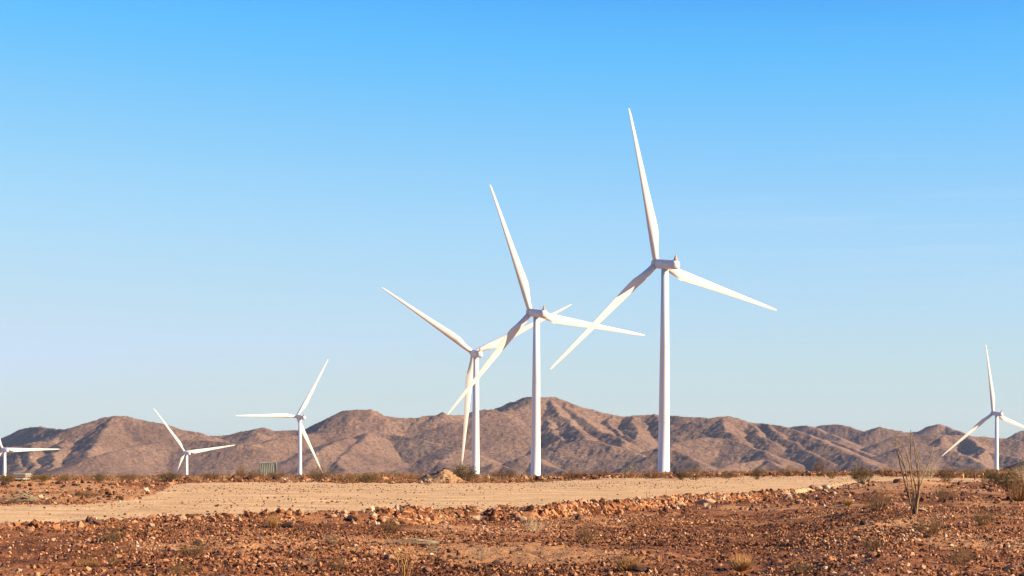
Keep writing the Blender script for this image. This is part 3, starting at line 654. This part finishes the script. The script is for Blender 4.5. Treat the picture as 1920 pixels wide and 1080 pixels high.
while cnt < 130:
    px = gr.uniform(-120, 1640); pb = float(road_low(px)); py = pb + gr.uniform(1, 20) * (.55 if px > 1100 else 1)
    if gr.random() > np.interp(px, [-120, 550, 800, 1640], [.14, .25, 1, 1]): continue
    p = place(px, py); wpx = 6.0 * (1 - gr.random()) ** -.38
    rock(p, min(wpx, 13) * p.y / FPX * .5, 'p' if gr.random() < .75 else 'r', 'angular tan rock heaped in the rocky berm along the near edge of the dirt road', 'rocks of the berm beside the dirt road', gr.uniform(.6, 1)); cnt += 1
cnt = 0
while cnt < 85:
    px = gr.uniform(-60, 1980); py = gr.uniform(992, 1085)
    if py < float(road_low(px)) + 25: continue
    p = place(px, py); wpx = 7 * (1 - gr.random()) ** -.33
    rock(p, min(wpx, 20) * p.y / FPX * .5, 'r' if gr.random() < .75 else 'd', 'reddish brown angular stone, one of the larger ones in the rubble field near the viewer', 'larger stones of the near rubble field', gr.uniform(.5, .95)); cnt += 1
cnt = 0
while cnt < 36:
    px = gr.uniform(-30, 280); py = gr.uniform(906, 938)
    p = place(px, py); wpx = 6 * (1 - gr.random()) ** -.4
    rock(p, min(wpx, 16) * p.y / FPX * .5, gr.choice('rdddp'), 'dark or tan rock in the rubble patch beyond the road at the left', 'rocks of the left rubble patch', gr.uniform(.6, 1)); cnt += 1

# ------------------------------------------------------------------ dirt mound
def mound():
    p = place(826, 905)
    n = 120; a = np.linspace(-1, 1, n); X, Y = np.meshgrid(a * 4.4, a * 3.2)
    cx = .35
    r = np.where(X > cx, np.hypot((X - cx) / 2.7, Y / 2.4), np.hypot((X - cx) / 3.9, Y / 2.5))
    h = 1.5 * np.clip(1 - r, 0, 1) ** 1.12 * (1 + .0 * X)
    h = h + np.clip(h, 0, .5) * .6 * fbm(X * .9, Y * .9, 4, 12) + .09 * fbm(X * 2.6, Y * 2.6, 4, 13) * (h > .02) - .25 * (r > 1)
    gz = terrain(X + p.x, Y + p.y + 2.4)
    V = np.stack([X, Y, h + gz - p.z], -1).reshape(-1, 3); idx = np.arange(n * n).reshape(n, n)
    F = np.stack([idx[:-1, :-1], idx[:-1, 1:], idx[1:, 1:], idx[1:, :-1]], -1).reshape(-1, 4)
    o = link('dirt_mound', mesh_np('dirt_mound', V, F, True), ground_mat('mound_dirt', True, (.28, .155, .072), (.40, .235, .115))); o.location = (p.x, p.y + 2.4, p.z)
    tag(o, 'pointed tan dirt mound with stones beside the road, left of a green bush', 'mound')
    def on(x, y):
        j = int((x / 4.4 + 1) / 2 * (n - 1)); i = int((y / 3.2 + 1) / 2 * (n - 1))
        return Vector((p.x + x, p.y + 2.4 + y, V[i * n + j][2] + p.z))
    rock(on(.30, -.1), .17, 'd', 'dark stone on the very top of the dirt mound')
    rock(on(-.25, -.5), .22, 'd', 'dark stone on the left slope of the dirt mound')
    g = random.Random(3)
    for k in range(34):
        x, y = g.uniform(-2.4, 2.0), g.uniform(-2.2, -.2)
        rock(on(x, y), g.uniform(.06, .16), g.choice('rdrp'), 'small stone stuck in the near slope of the dirt mound', 'stones on the dirt mound')
mound()

# ------------------------------------------------------------------ shrubs, grass, ocotillo
def leafy(name, stops, rough=.8):
    m, nt, b = mat_new(name, rough, .15); L = nt.links.new
    g = N(nt, 'ShaderNodeNewGeometry'); r = ramp(nt, stops); L(g.outputs['Random Per Island'], r.inputs[0]); L(r.outputs[0], b.inputs['Base Color'])
    return m
M_TWIG = leafy('dry_twig', [(0, (0.074, 0.037, 0.016)), (0.5, (0.155, 0.084, 0.034)), (1, (0.26, 0.156, 0.069))])
M_GREYTWIG = leafy('pale_twig', [(0, (.22, .16, .09)), (1, (.50, .38, .22))])
M_STRAW = leafy('straw', [(0, (.20, .095, .030)), (.5, (.34, .175, .058)), (1, (.46, .26, .095))])
M_OLIVE = leafy('creosote_leaf', [(0, (.05, .038, .012)), (.5, (.11, .078, .025)), (1, (.20, .14, .05))])
M_BROWNLEAF = leafy('dry_leaf', [(0, (0.099, 0.049, 0.018)), (0.5, (0.174, 0.092, 0.034)), (1, (0.26, 0.15, 0.061))])
def shrub_meshes(kind, seed):
    """unit shrub about 1 wide and 1 high: (branches, leaves)"""
    g = random.Random(seed); br, lf = Bag(), Bag()
    def leaf(p, s):
        a = Vector((g.gauss(0, 1), g.gauss(0, 1), g.gauss(0, 1))).normalized(); b = a.cross(Vector((g.gauss(0, 1), g.gauss(0, 1), g.gauss(0, 1)))).normalized()
        lf.add([p - a * s, p + b * s * .55, p + a * s, p - b * s * .55], [(0, 1, 2, 3)])
    nst = {'creosote': 34, 'dry': 46, 'straw': 190, 'wispy': 30}[kind]
    for i in range(nst):
        az = g.uniform(0, 2 * math.pi); sp = g.random() ** .6
        out = {'creosote': .46, 'dry': .50, 'straw': .5, 'wispy': .46}[kind] * sp
        hgt = (1 - .55 * sp ** 2) * g.uniform(.6, 1.02) if kind != 'straw' else (1 - .5 * sp ** 2) * g.uniform(.5, 1.0)
        b0 = Vector((math.cos(az) * .10 * sp, math.sin(az) * .10 * sp, -.03)); tip = Vector((math.cos(az) * out, math.sin(az) * out, hgt))
        mid = b0.lerp(tip, .5) + Vector((math.cos(az) * .06, math.sin(az) * .06, .02)) + Vector((g.gauss(0, .03), g.gauss(0, .03), g.gauss(0, .03)))
        r0 = {'creosote': .008, 'dry': .0065, 'straw': .009, 'wispy': .006}[kind]
        br.add(*tube_arrays([b0, mid, tip], [r0, r0 * .75, r0 * .3], 3))
        if kind == 'straw': continue
        nt_ = {'creosote': 8, 'dry': 9, 'wispy': 7}[kind]
        for k in range(nt_):
            t = g.uniform(.3, 1); p = (b0.lerp(mid, t * 2) if t < .5 else mid.lerp(tip, t * 2 - 1))
            q = p + Vector((g.gauss(0, .085), g.gauss(0, .085), g.uniform(-.01, .16)))
            br.add(*tube_arrays([p, p.lerp(q, .5) + Vector((g.gauss(0, .012), g.gauss(0, .012), 0)), q], [r0 * .55, r0 * .45, r0 * .3], 3))
            if kind == 'creosote':
                for _ in range(11): leaf(q + Vector((g.gauss(0, .035), g.gauss(0, .035), g.gauss(0, .03))), g.uniform(.010, .022))
            elif kind == 'dry':
                for _ in range(4): leaf(q + Vector((g.gauss(0, .03), g.gauss(0, .03), g.gauss(0, .025))), g.uniform(.007, .015))
    return br.mesh('branches'), (lf.mesh('leaves') if lf.n else None)
SHR = {k: [shrub_meshes(k, 40 + i * 7) for i in range(4)] for k in ('creosote', 'dry', 'straw', 'wispy')}
NAME = {'creosote': ('bush', 'bush'), 'dry': ('dry_bush', 'bush'), 'straw': ('grass_clump', 'grass clump'), 'wispy': ('dry_bush', 'bush')}
MB = {'creosote': M_TWIG, 'dry': M_TWIG, 'straw': M_STRAW, 'wispy': M_GREYTWIG}
def shrub(px, py, w, h, kind, label, group=None, g=random.Random(9)):
    p = place(px, py); k = p.y / FPX; b, l = g.choice(SHR[kind])
    root = empty(NAME[kind][0], (p.x, p.y, p.z), g.uniform(0, 6.28)); root.scale = (w * k, w * k, h * k)
    o = link('branches', b, MB[kind], root)
    if l is not None: link('leaves', l, M_OLIVE if kind == 'creosote' else M_BROWNLEAF, root)
    return tag(root, label, NAME[kind][1], group)
BUSHES = [
 (868, 904, 62, 40, 'creosote', 'dark green creosote bush tucked against the right side of the dirt mound'),
 (1302, 899, 44, 28, 'dry', 'reddish brown bush just right of the tallest turbine tower'),
 (1278, 899, 34, 20, 'creosote', 'low olive bush between the tallest tower and the reddish brown bush'),
 (1228, 897, 46, 18, 'dry', 'low dry bush at the foot of the tallest turbine tower'),
 (598, 902, 62, 32, 'dry', 'wide brown bush under the downward blade tip of the turbine beside the green container'),
 (186, 905, 32, 20, 'creosote', 'small green bush on the crest beyond the left rubble patch'),
 (312, 903, 56, 24, 'creosote', 'low olive brush below the lowest blade of the very small turbine'),
 (453, 897, 24, 32, 'dry', 'dark spindly bush left of the green container'),
 (478, 899, 34, 24, 'dry', 'brown bush touching the left end of the green container'),
 (516, 899, 38, 20, 'dry', 'low dry bush growing in front of the green container'),
 (690, 905, 46, 22, 'creosote', 'olive bush on the far road edge midway between container turbine and dirt mound'),
 (658, 903, 36, 18, 'dry', 'brown tuft on the far road edge left of the midway olive bush'),
 (772, 901, 32, 16, 'dry', 'small brown bush left behind the dirt mound'),
 (944, 899, 58, 24, 'dry', 'wide rusty bush between the two middle turbine towers'),
 (1072, 897, 70, 18, 'dry', 'long low brush just right of the second tallest turbine tower'),
 (1130, 895, 60, 16, 'dry', 'low brown brush midway between the two tallest towers'),
 (1180, 893, 42, 34, 'wispy', 'pale thin branched shrub left of the tallest turbine tower'),
 (1362, 897, 44, 18, 'dry', 'low scrub bush on stony crest right of the reddish brown bush'),
 (1420, 899, 32, 24, 'creosote', 'olive bush on the stony crest halfway between tallest tower and ocotillo'),
 (1480, 893, 56, 22, 'dry', 'wide reddish scrub on the crest left of an upright twiggy shrub'),
 (1536, 893, 28, 38, 'dry', 'upright twiggy shrub standing on the crest left of the ocotillo'),
 (1560, 897, 30, 22, 'dry', 'small brown bush just right of the upright twiggy shrub'),
 (1616, 905, 54, 40, 'creosote', 'rounded olive bush at the far road end left of the ocotillo'),
 (1660, 893, 40, 22, 'dry', 'brown scrub directly behind the lower canes of the ocotillo'),
 (1742, 897, 60, 34, 'wispy', 'pale wispy shrub on the crest right behind the ocotillo'),
 (1776, 903, 54, 32, 'dry', 'brown bush right of the wispy shrub, left of the marker posts'),
 (1890, 918, 62, 44, 'creosote', 'big olive green bush at the right edge below the far right turbine'),
 (1855, 905, 44, 28, 'creosote', 'smaller olive bush on the left of the big green bush'),
 (1918, 900, 50, 40, 'wispy', 'pale feathery shrub behind the big green bush at the right edge'),
 (1912, 940, 64, 46, 'straw', 'tan grassy clump at the right edge below the big green bush'),
 (1820, 896, 40, 20, 'dry', 'low scrub behind the yellow marker posts'),
 (1648, 958, 62, 50, 'dry', 'dark twiggy bush left of the ocotillo on the rubble'),
 (1590, 948, 30, 18, 'straw', 'small orange grass clump left of the dark twiggy bush'),
 (1770, 938, 46, 26, 'dry', 'reddish dry bush on rubble just right of the ocotillo'),
 (1742, 1003, 66, 40, 'dry', 'wide dry bush below the ocotillo at the edge of its sand patch'),
 (1845, 985, 62, 34, 'dry', 'flat brown bush in the rubble right of the ocotillo sand patch'),
 (1800, 1060, 62, 36, 'dry', 'low dry bush near the bottom right corner'),
 (1640, 1035, 50, 30, 'dry', 'thin dry bush in the rubble well below the ocotillo'),
 (1500, 1076, 60, 28, 'dry', 'dark low bush on the bottom picture edge right of two straw clumps'),
 (1390, 1074, 60, 40, 'straw', 'straw coloured grass clump near the bottom, right one of two'),
 (1178, 1072, 62, 40, 'straw', 'straw coloured grass clump near the bottom, left one beside the orange boulder'),
 (1098, 1018, 62, 38, 'dry', 'dry olive bush in the rubble below the berm, right of centre'),
 (1005, 998, 64, 36, 'wispy', 'pale grey bush right at the foot of the berm near its gap'),
 (735, 1000, 56, 34, 'dry', 'dark dry bush growing in the berm right of the golden grass clump'),
 (511, 992, 34, 34, 'straw', 'round golden grass clump glowing on the near road edge'),
 (900, 1052, 56, 32, 'wispy', 'grey wispy bush in the middle of the near rubble'),
 (812, 1040, 44, 24, 'wispy', 'thin grey brush right of the tall grass stalks'),
 (620, 1022, 46, 24, 'wispy', 'low pale bush left of the fallen pale stalks'),
 (580, 1064, 36, 26, 'wispy', 'small pale grey bush in the rubble left of the tall grass stalks'),
 (635, 1072, 44, 30, 'dry', 'brown bush at the bottom just left of the tall grass stalks'),
 (362, 1046, 64, 36, 'dry', 'brown bush beside the flat pale slab in the left rubble'),
 (208, 1018, 62, 36, 'dry', 'feathery brown bush at the left below the tilted tan slab'),
 (165, 1066, 58, 24, 'straw', 'low orange grass clump in the lower left rubble'),
 (215, 1060, 40, 22, 'dry', 'brown tuft right of the low orange grass clump'),
 (335, 1082, 50, 28, 'dry', 'dark tuft on the bottom edge below the brown slab bush'),
 (160, 934, 60, 20, 'dry', 'wide brown bush in the middle of the left rubble patch'),
 (78, 904, 46, 18, 'creosote', 'low olive bush just right of the parked flat-roofed cart'),
 (14, 906, 40, 20, 'creosote', 'low olive bush under the leftmost turbine'),
 (125, 903, 44, 16, 'dry', 'low brown scrub left of the small green bush on the crest'),
 (240, 902, 50, 18, 'dry', 'brown scrub right of the small green bush on the crest'),
 (395, 899, 50, 16, 'dry', 'low brown scrub below the level blade of the very small turbine'),
 (1412, 927, 12, 9, 'creosote', 'tiny green tuft at the near edge of the road'),
]
for b in BUSHES: shrub(*b)

def scrub_cover():
    g = np.random.default_rng(21); n = 26000
    y = 225 + (436 - 225) * g.random(n) ** .8; x = (g.random(n) * 2 - 1) * (.235 * y + 5)
    z, rd, sand, px, py, gap = terrain(x, y, True)
    dens = (1 - rd) * np.clip(.20 + 1.4 * fbm(x * .09, y * .04, 4, 77), 0, 1) * ((px > 330) | (py < 905)) * (gap > 0)
    k = g.random(n) < dens; x, y, z = x[k], y[k], z[k]; n = len(x)
    m = 16; s = .2 + .6 * g.random(n) ** 2.4
    az = g.random((n, m)) * 2 * np.pi; sp = g.random((n, m)) ** .5
    bx = x[:, None] + np.cos(az) * sp * .25 * s[:, None]; by = y[:, None] + np.sin(az) * sp * .25 * s[:, None]
    tx = x[:, None] + np.cos(az) * sp * .8 * s[:, None]; ty = y[:, None] + np.sin(az) * sp * .8 * s[:, None]; th = (1 - .5 * sp ** 2) * s[:, None] * (.5 + .6 * g.random((n, m)))
    wv = .022 + .03 * g.random((n, m)); wa = g.random((n, m)) * np.pi; z0 = z[:, None] - .03
    V = np.stack([np.stack([bx - wv * np.cos(wa), by - wv * np.sin(wa), z0 + 0 * bx], -1), np.stack([bx + wv * np.cos(wa), by + wv * np.sin(wa), z0 + 0 * bx], -1), np.stack([tx, ty, z0 + th], -1)], 2).reshape(-1, 3)
    F = np.arange(len(V)).reshape(-1, 3)
    o = link('dry_scrub', mesh_np('dry_scrub', V, F), leafy('scrub_straw', [(0, (.10, .05, .02)), (.45, (.24, .125, .05)), (.85, (.36, .20, .085)), (1, (.13, .095, .03))]))
    tag(o, 'mat of short dry grass and scrub covering the crest beyond the road', 'scrub', None, 'stuff')
scrub_cover()

def stalk(name, parent, pts, r0, r1, mat, n=6, jit=0.0):
    pts = np.array(pts, float); m = 14 if not jit else 26    # smooth the sketch points
    t = np.linspace(0, len(pts) - 1, m); q = np.stack([np.interp(t, np.arange(len(pts)), pts[:, c]) for c in range(3)], -1)
    q[1:-1] = .25 * q[:-2] + .5 * q[1:-1] + .25 * q[2:]
    if jit: q[2:, :2] += np.cumsum(np.random.default_rng(len(pts) + int(abs(pts[-1][0]) * 1000)).normal(0, jit * .6, (m - 2, 2)), 0) * .5 + np.random.default_rng(5).normal(0, jit * .35, (m - 2, 2))
    V, F = tube_arrays(q, np.linspace(r0, r1, m), n); return link(name, mesh_np(name, V, F, True), mat, parent)
def bark(name, lo, hi, sc=14.):
    m, nt, b = mat_new(name, .9, .1); L = nt.links.new; g = N(nt, 'ShaderNodeNewGeometry')
    mp = N(nt, 'ShaderNodeMapping'); mp.inputs['Scale'].default_value = (1, 1, .35); L(g.outputs['Position'], mp.inputs[0])
    n = N(nt, 'ShaderNodeTexNoise', Scale=sc, Detail=5.); L(mp.outputs[0], n.inputs['Vector']); r = ramp(nt, [(.35, lo), (.62, hi)]); L(n.outputs[0], r.inputs[0]); L(r.outputs[0], b.inputs['Base Color']); return m
M_CANE = bark('ocotillo_cane', (.16, .098, .045), (.31, .205, .10)); M_DARKCANE = bark('dark_cane', (.05, .035, .025), (.16, .10, .06))
def ocotillo():
    p = place(1714, 966); k = p.y / FPX; root = empty('ocotillo', (p.x, p.y, p.z))
    tag(root, 'tall leafless ocotillo with long pale canes fanning up from the rubble', 'ocotillo')
    g = random.Random(4)
    C = [[(570, 990), (480, 700), (455, 600), (400, 380), (370, 280), (350, 180), (328, 80)], [(560, 990), (510, 760), (470, 480), (410, 290), (365, 190), (345, 120)],
         [(575, 990), (540, 640), (510, 420), (480, 300), (455, 210), (425, 170), (412, 110)], [(580, 990), (580, 680), (535, 520), (515, 300), (515, 150), (510, 30)],
         [(590, 990), (610, 720), (605, 520), (580, 390), (560, 260), (545, 150), (518, 60)], [(590, 985), (615, 640), (600, 440), (605, 340), (575, 260), (555, 200)],
         [(600, 985), (630, 690), (700, 510), (760, 350), (790, 260), (800, 178)], [(565, 990), (520, 700), (480, 470), (415, 320), (380, 240), (372, 205)],
         [(585, 985), (570, 700), (545, 560), (540, 420)], [(588, 985), (620, 700), (618, 520), (612, 400)]]
    for i, c in enumerate(C):
        dy = g.uniform(-.5, .5); n = len(c)
        pts = [((a / 6 + 1620 - 1715) * k, dy * (j / (n - 1)) ** .8, (966 - (b / 6 + 800)) * k - .05) for j, (a, b) in enumerate(c)]
        stalk('cane', root, pts, .033, .015, M_CANE, 6, .022)
    for c in ([(560, 990), (500, 760), (465, 640)], [(575, 985), (545, 800), (530, 660)], [(585, 985), (560, 830), (548, 700)]):
        dy = g.uniform(-.3, .1); pts = [((a / 6 + 1620 - 1715) * k, dy * j, (966 - (b / 6 + 800)) * k - .05) for j, (a, b) in enumerate(c)]
        stalk('dead_cane', root, pts, .026, .014, M_DARKCANE)
ocotillo()
def bundle(px, py, wpx, hpx, lean, name, label, cat, mat, n=60, seed=1, head=False):
    p = place(px, py); k = p.y / FPX; g = random.Random(seed); bag = Bag()
    for i in range(n):
        x1 = g.uniform(.35, 1) * wpx * k * lean; y0 = g.gauss(0, .12); h = g.random() * hpx * k
        pts = [(g.gauss(0, .05), y0, .03 + .3 * h), (x1 * .45, y0 + g.gauss(0, .08), .05 + h), (x1, y0 + g.gauss(0, .2), .03 + .25 * h * g.random())]
        bag.add(*tube_arrays(pts, [.009, .008, .003], 4))
    o = link(name, bag.mesh(name), mat); o.location = p; return tag(o, label, cat)
bundle(68, 944, 82, 22, -1, 'fallen_stalks', 'fallen bundle of dry pale stalks in the left rubble patch, leaning left', 'dry plant', M_GREYTWIG, 44, 2)
bundle(820, 1022, 115, 8, -1, 'fallen_stalks', 'fallen pale stalks lying flat in the rubble below the berm', 'dry plant', M_GREYTWIG, 24, 3)
def tall_stalks():
    p = place(758, 1086); k = p.y / FPX; root = empty('dry_stalks', p); g = random.Random(8)
    tag(root, 'upright tuft of tall straw coloured stalks on the bottom picture edge', 'dry plant')
    tips = [(-45, 92), (-30, 80), (-20, 66), (-34, 60), (-8, 72), (2, 78), (10, 52), (22, 66), (-14, 48), (28, 40), (-24, 40), (14, 84), (6, 40), (-4, 56), (34, 55)]
    for tx, h in tips:
        b = g.uniform(-5, 8)
        stalk('stalk', root, [(b * k, g.uniform(-.08, .08), -.03), ((b * .5 + tx * .32) * k, g.uniform(-.1, .1), h * .55 * k), (tx * k, g.uniform(-.2, .2), h * k)], .011, .004, M_STRAW, 4)
tall_stalks()
def road_stalks():
    p = place(1219, 941); k = p.y / FPX; root = empty('dry_stalks', p)
    tag(root, 'two thin brown stalks standing alone on the near road edge', 'dry plant')
    stalk('stalk', root, [(0, 0, -.02), (-1 * k, 0, 18 * k), (0, 0, 31 * k)], .016, .007, M_TWIG, 5)
    stalk('stalk', root, [(-3 * k, .05, -.02), (-6 * k, .05, 10 * k), (-7.5 * k, .05, 19 * k)], .02, .008, M_TWIG, 5)
road_stalks()

# ------------------------------------------------------------------ small built things
M_GREEN = plain('weathered_green_steel', (.29, .28, .205), .6, .3, .25, .9)
M_GREENSHADE = plain('shaded_steel_end', (.10, .10, .075), .7, .3)  # the green steel darkened: shade of the left end put into the colour
M_ROOF = plain('pale_metal_roof', (.40, .38, .32), .5, .4, .1, 2.)
def container():
    p = place(504, 890.5); k = p.y / FPX; L, H, D = 32 * k, 24 * k, 2.4
    root = empty('storage_container', p, R(6)); root.rotation_euler = (0, R(-4.5), R(6))
    tag(root, 'small weathered green corrugated steel container on the crest among scrub', 'container')
    n = 9; bm = bmesh.new(); w = (L - .2) / n                      # corrugated front
    prof = []
    for i in range(n):
        x = -L / 2 + .1 + i * w
        prof += [(x, 0), (x + .35 * w, 0), (x + .5 * w, .10), (x + .85 * w, .10)]
    prof.append((L / 2 - .1, 0))
    lo = [bm.verts.new((x, y, .12)) for x, y in prof]; hi = [bm.verts.new((x, y, H - .1)) for x, y in prof]
    for i in range(len(prof) - 1): bm.faces.new((lo[i], lo[i + 1], hi[i + 1], hi[i]))
    bmesh.ops.recalc_face_normals(bm, faces=bm.faces); bm_obj('corrugated_side', bm, M_GREEN, root)
    bm = bmesh.new(); bm_box(bm, L - .16, D - .2, H - .16, (0, D / 2 + .06, H / 2 - .02)); bm_obj('body', bm, M_GREENSHADE, root)
    bm = bmesh.new(); bm_box(bm, L + .06, D + .1, .09, (0, D / 2 - .02, H - .05), None, .015); bm_obj('roof', bm, M_ROOF, root)
    bm = bmesh.new(); bm_box(bm, L + .02, .12, .14, (0, -.02, .06), None, .015); bm_obj('bottom_rail', bm, M_GREENSHADE, root)
    for s in (-1, 1):
        bm = bmesh.new(); bm_box(bm, .16, .16, H - .12, (s * (L / 2 - .06), -.0, H / 2 - .02), None, .015); bm_obj('corner_post', bm, M_GREENSHADE if s < 0 else M_GREEN, root)
    bm = bmesh.new(); bm_box(bm, .06, D - .3, H - .3, (-L / 2 + .04, D / 2 + .05, H / 2 - .02)); bm_obj('door', bm, M_GREENSHADE, root)
container()
M_TEAL = plain('pale_teal_canopy', (.22, .25, .22), .5, .3); M_ORANGE = plain('orange_trim', (.30, .17, .07), .5); M_BLACK = plain('black_rubber', (.025, .023, .022), .7)
M_CREAM = plain('cream_paint', (.28, .25, .20), .45); M_GLASS = plain('dark_glass', (.03, .03, .035), .15, .6); M_GREY = plain('grey_steel', (.30, .28, .26), .5)
def cart():
    p = place(36, 903); k = p.y / FPX; root = empty('utility_cart', p, 0); w = 24 * k; h = 15 * k
    tag(root, 'small parked utility cart with pale flat canopy and orange trim, by the leftmost turbine tower', 'cart')
    def box(name, mat, sx, sy, sz, x, y, z, bv=.03):
        bm = bmesh.new(); bm_box(bm, sx, sy, sz, (x, y, z), None, bv); return bm_obj(name, bm, mat, root)
    Ln = 2.6
    box('canopy', M_TEAL, w, Ln, .16, 0, Ln / 2, h - .08, .05); box('canopy_trim', M_ORANGE, w * .99, Ln * .98, h * .22, 0, Ln / 2, h - .17 - h * .11, .03)
    bw = w * .78
    box('body', M_GREY, bw, Ln * .95, h * .30, 0, Ln / 2, h * .30, .05); box('bonnet', M_CREAM, bw * .62, .14, h * .17, 0, -.02, h * .30, .03)
    box('windscreen', M_GLASS, bw * .96, .06, h * .24, 0, .3, h * .56, .01); box('dashboard', M_CREAM, bw * .6, .12, h * .10, 0, .14, h * .50, .02)
    for sx in (-1, 1):
        for y in (.25, Ln - .2): box('roof_post', M_BLACK, .07, .07, h * .42, sx * bw * .46, y, h * .56, .01)
        for y in (.35, Ln - .45):
            bm = bmesh.new(); bmesh.ops.create_cone(bm, cap_ends=True, segments=20, radius1=h * .17, radius2=h * .17, depth=.22, matrix=Matrix.Translation((sx * bw * .42, y, h * .16)) @ Matrix.Rotation(R(90), 4, 'Y'))
            wh = bm_obj('wheel', bm, M_BLACK, root)
        bm = bmesh.new(); bmesh.ops.create_uvsphere(bm, u_segments=10, v_segments=6, radius=.09, matrix=Matrix.Translation((sx * bw * .36, -.03, h * .34))); bm_obj('headlight', bm, M_CREAM, root)
cart()
M_YELLOW = plain('yellow_marker_paint', (.80, .44, .04), .5); M_RUST = plain('rusty_steel', (.20, .07, .035), .8, .2, .3, 9.)
for px, py, hp, mt, lb in [(1806, 898, 9, M_YELLOW, 'short yellow marker post, left one of two yellow posts near the right edge'), (1843, 901, 13, M_YELLOW, 'taller yellow marker post, right one of two yellow posts beside the big green bush'), (1828, 900, 12, M_RUST, 'rusty brown post standing between the two yellow marker posts')]:
    p = place(px, py); k = p.y / FPX; root = empty('marker_post', p); tag(root, lb, 'post')
    bm = bmesh.new(); bmesh.ops.create_cone(bm, cap_ends=True, segments=16, radius1=1.25 * k, radius2=1.2 * k, depth=hp * k + .3, matrix=Matrix.Translation((0, 0, hp * k / 2 - .15))); bm_obj('post_shaft', bm, mt, root, False)
    bm = bmesh.new(); bmesh.ops.create_uvsphere(bm, u_segments=14, v_segments=8, radius=1.27 * k, matrix=Matrix.Translation((0, 0, hp * k)) @ Matrix.Diagonal((1, 1, .5, 1))); bm_obj('post_cap', bm, mt, root, True)

# ------------------------------------------------------------------ thin desert air
hm = bpy.data.materials.new('thin_air'); hm.use_nodes = True; hn = hm.node_tree; hn.nodes.clear()
ho = hn.nodes.new('ShaderNodeOutputMaterial'); hv = hn.nodes.new('ShaderNodeVolumePrincipled')
hv.inputs['Color'].default_value = (.80, .86, 1, 1); hv.inputs['Density'].default_value = HAZE; hv.inputs['Anisotropy'].default_value = .1
hn.links.new(hv.outputs[0], ho.inputs['Volume'])
bm = bmesh.new(); bm_box(bm, 12000, 17000, 420, (0, 8000, 130)); hz = bm_obj('haze', bm, hm); hz['kind'] = 'stuff'; hz['label'] = 'thin pale desert haze in front of the far hills'; hz['category'] = 'haze'
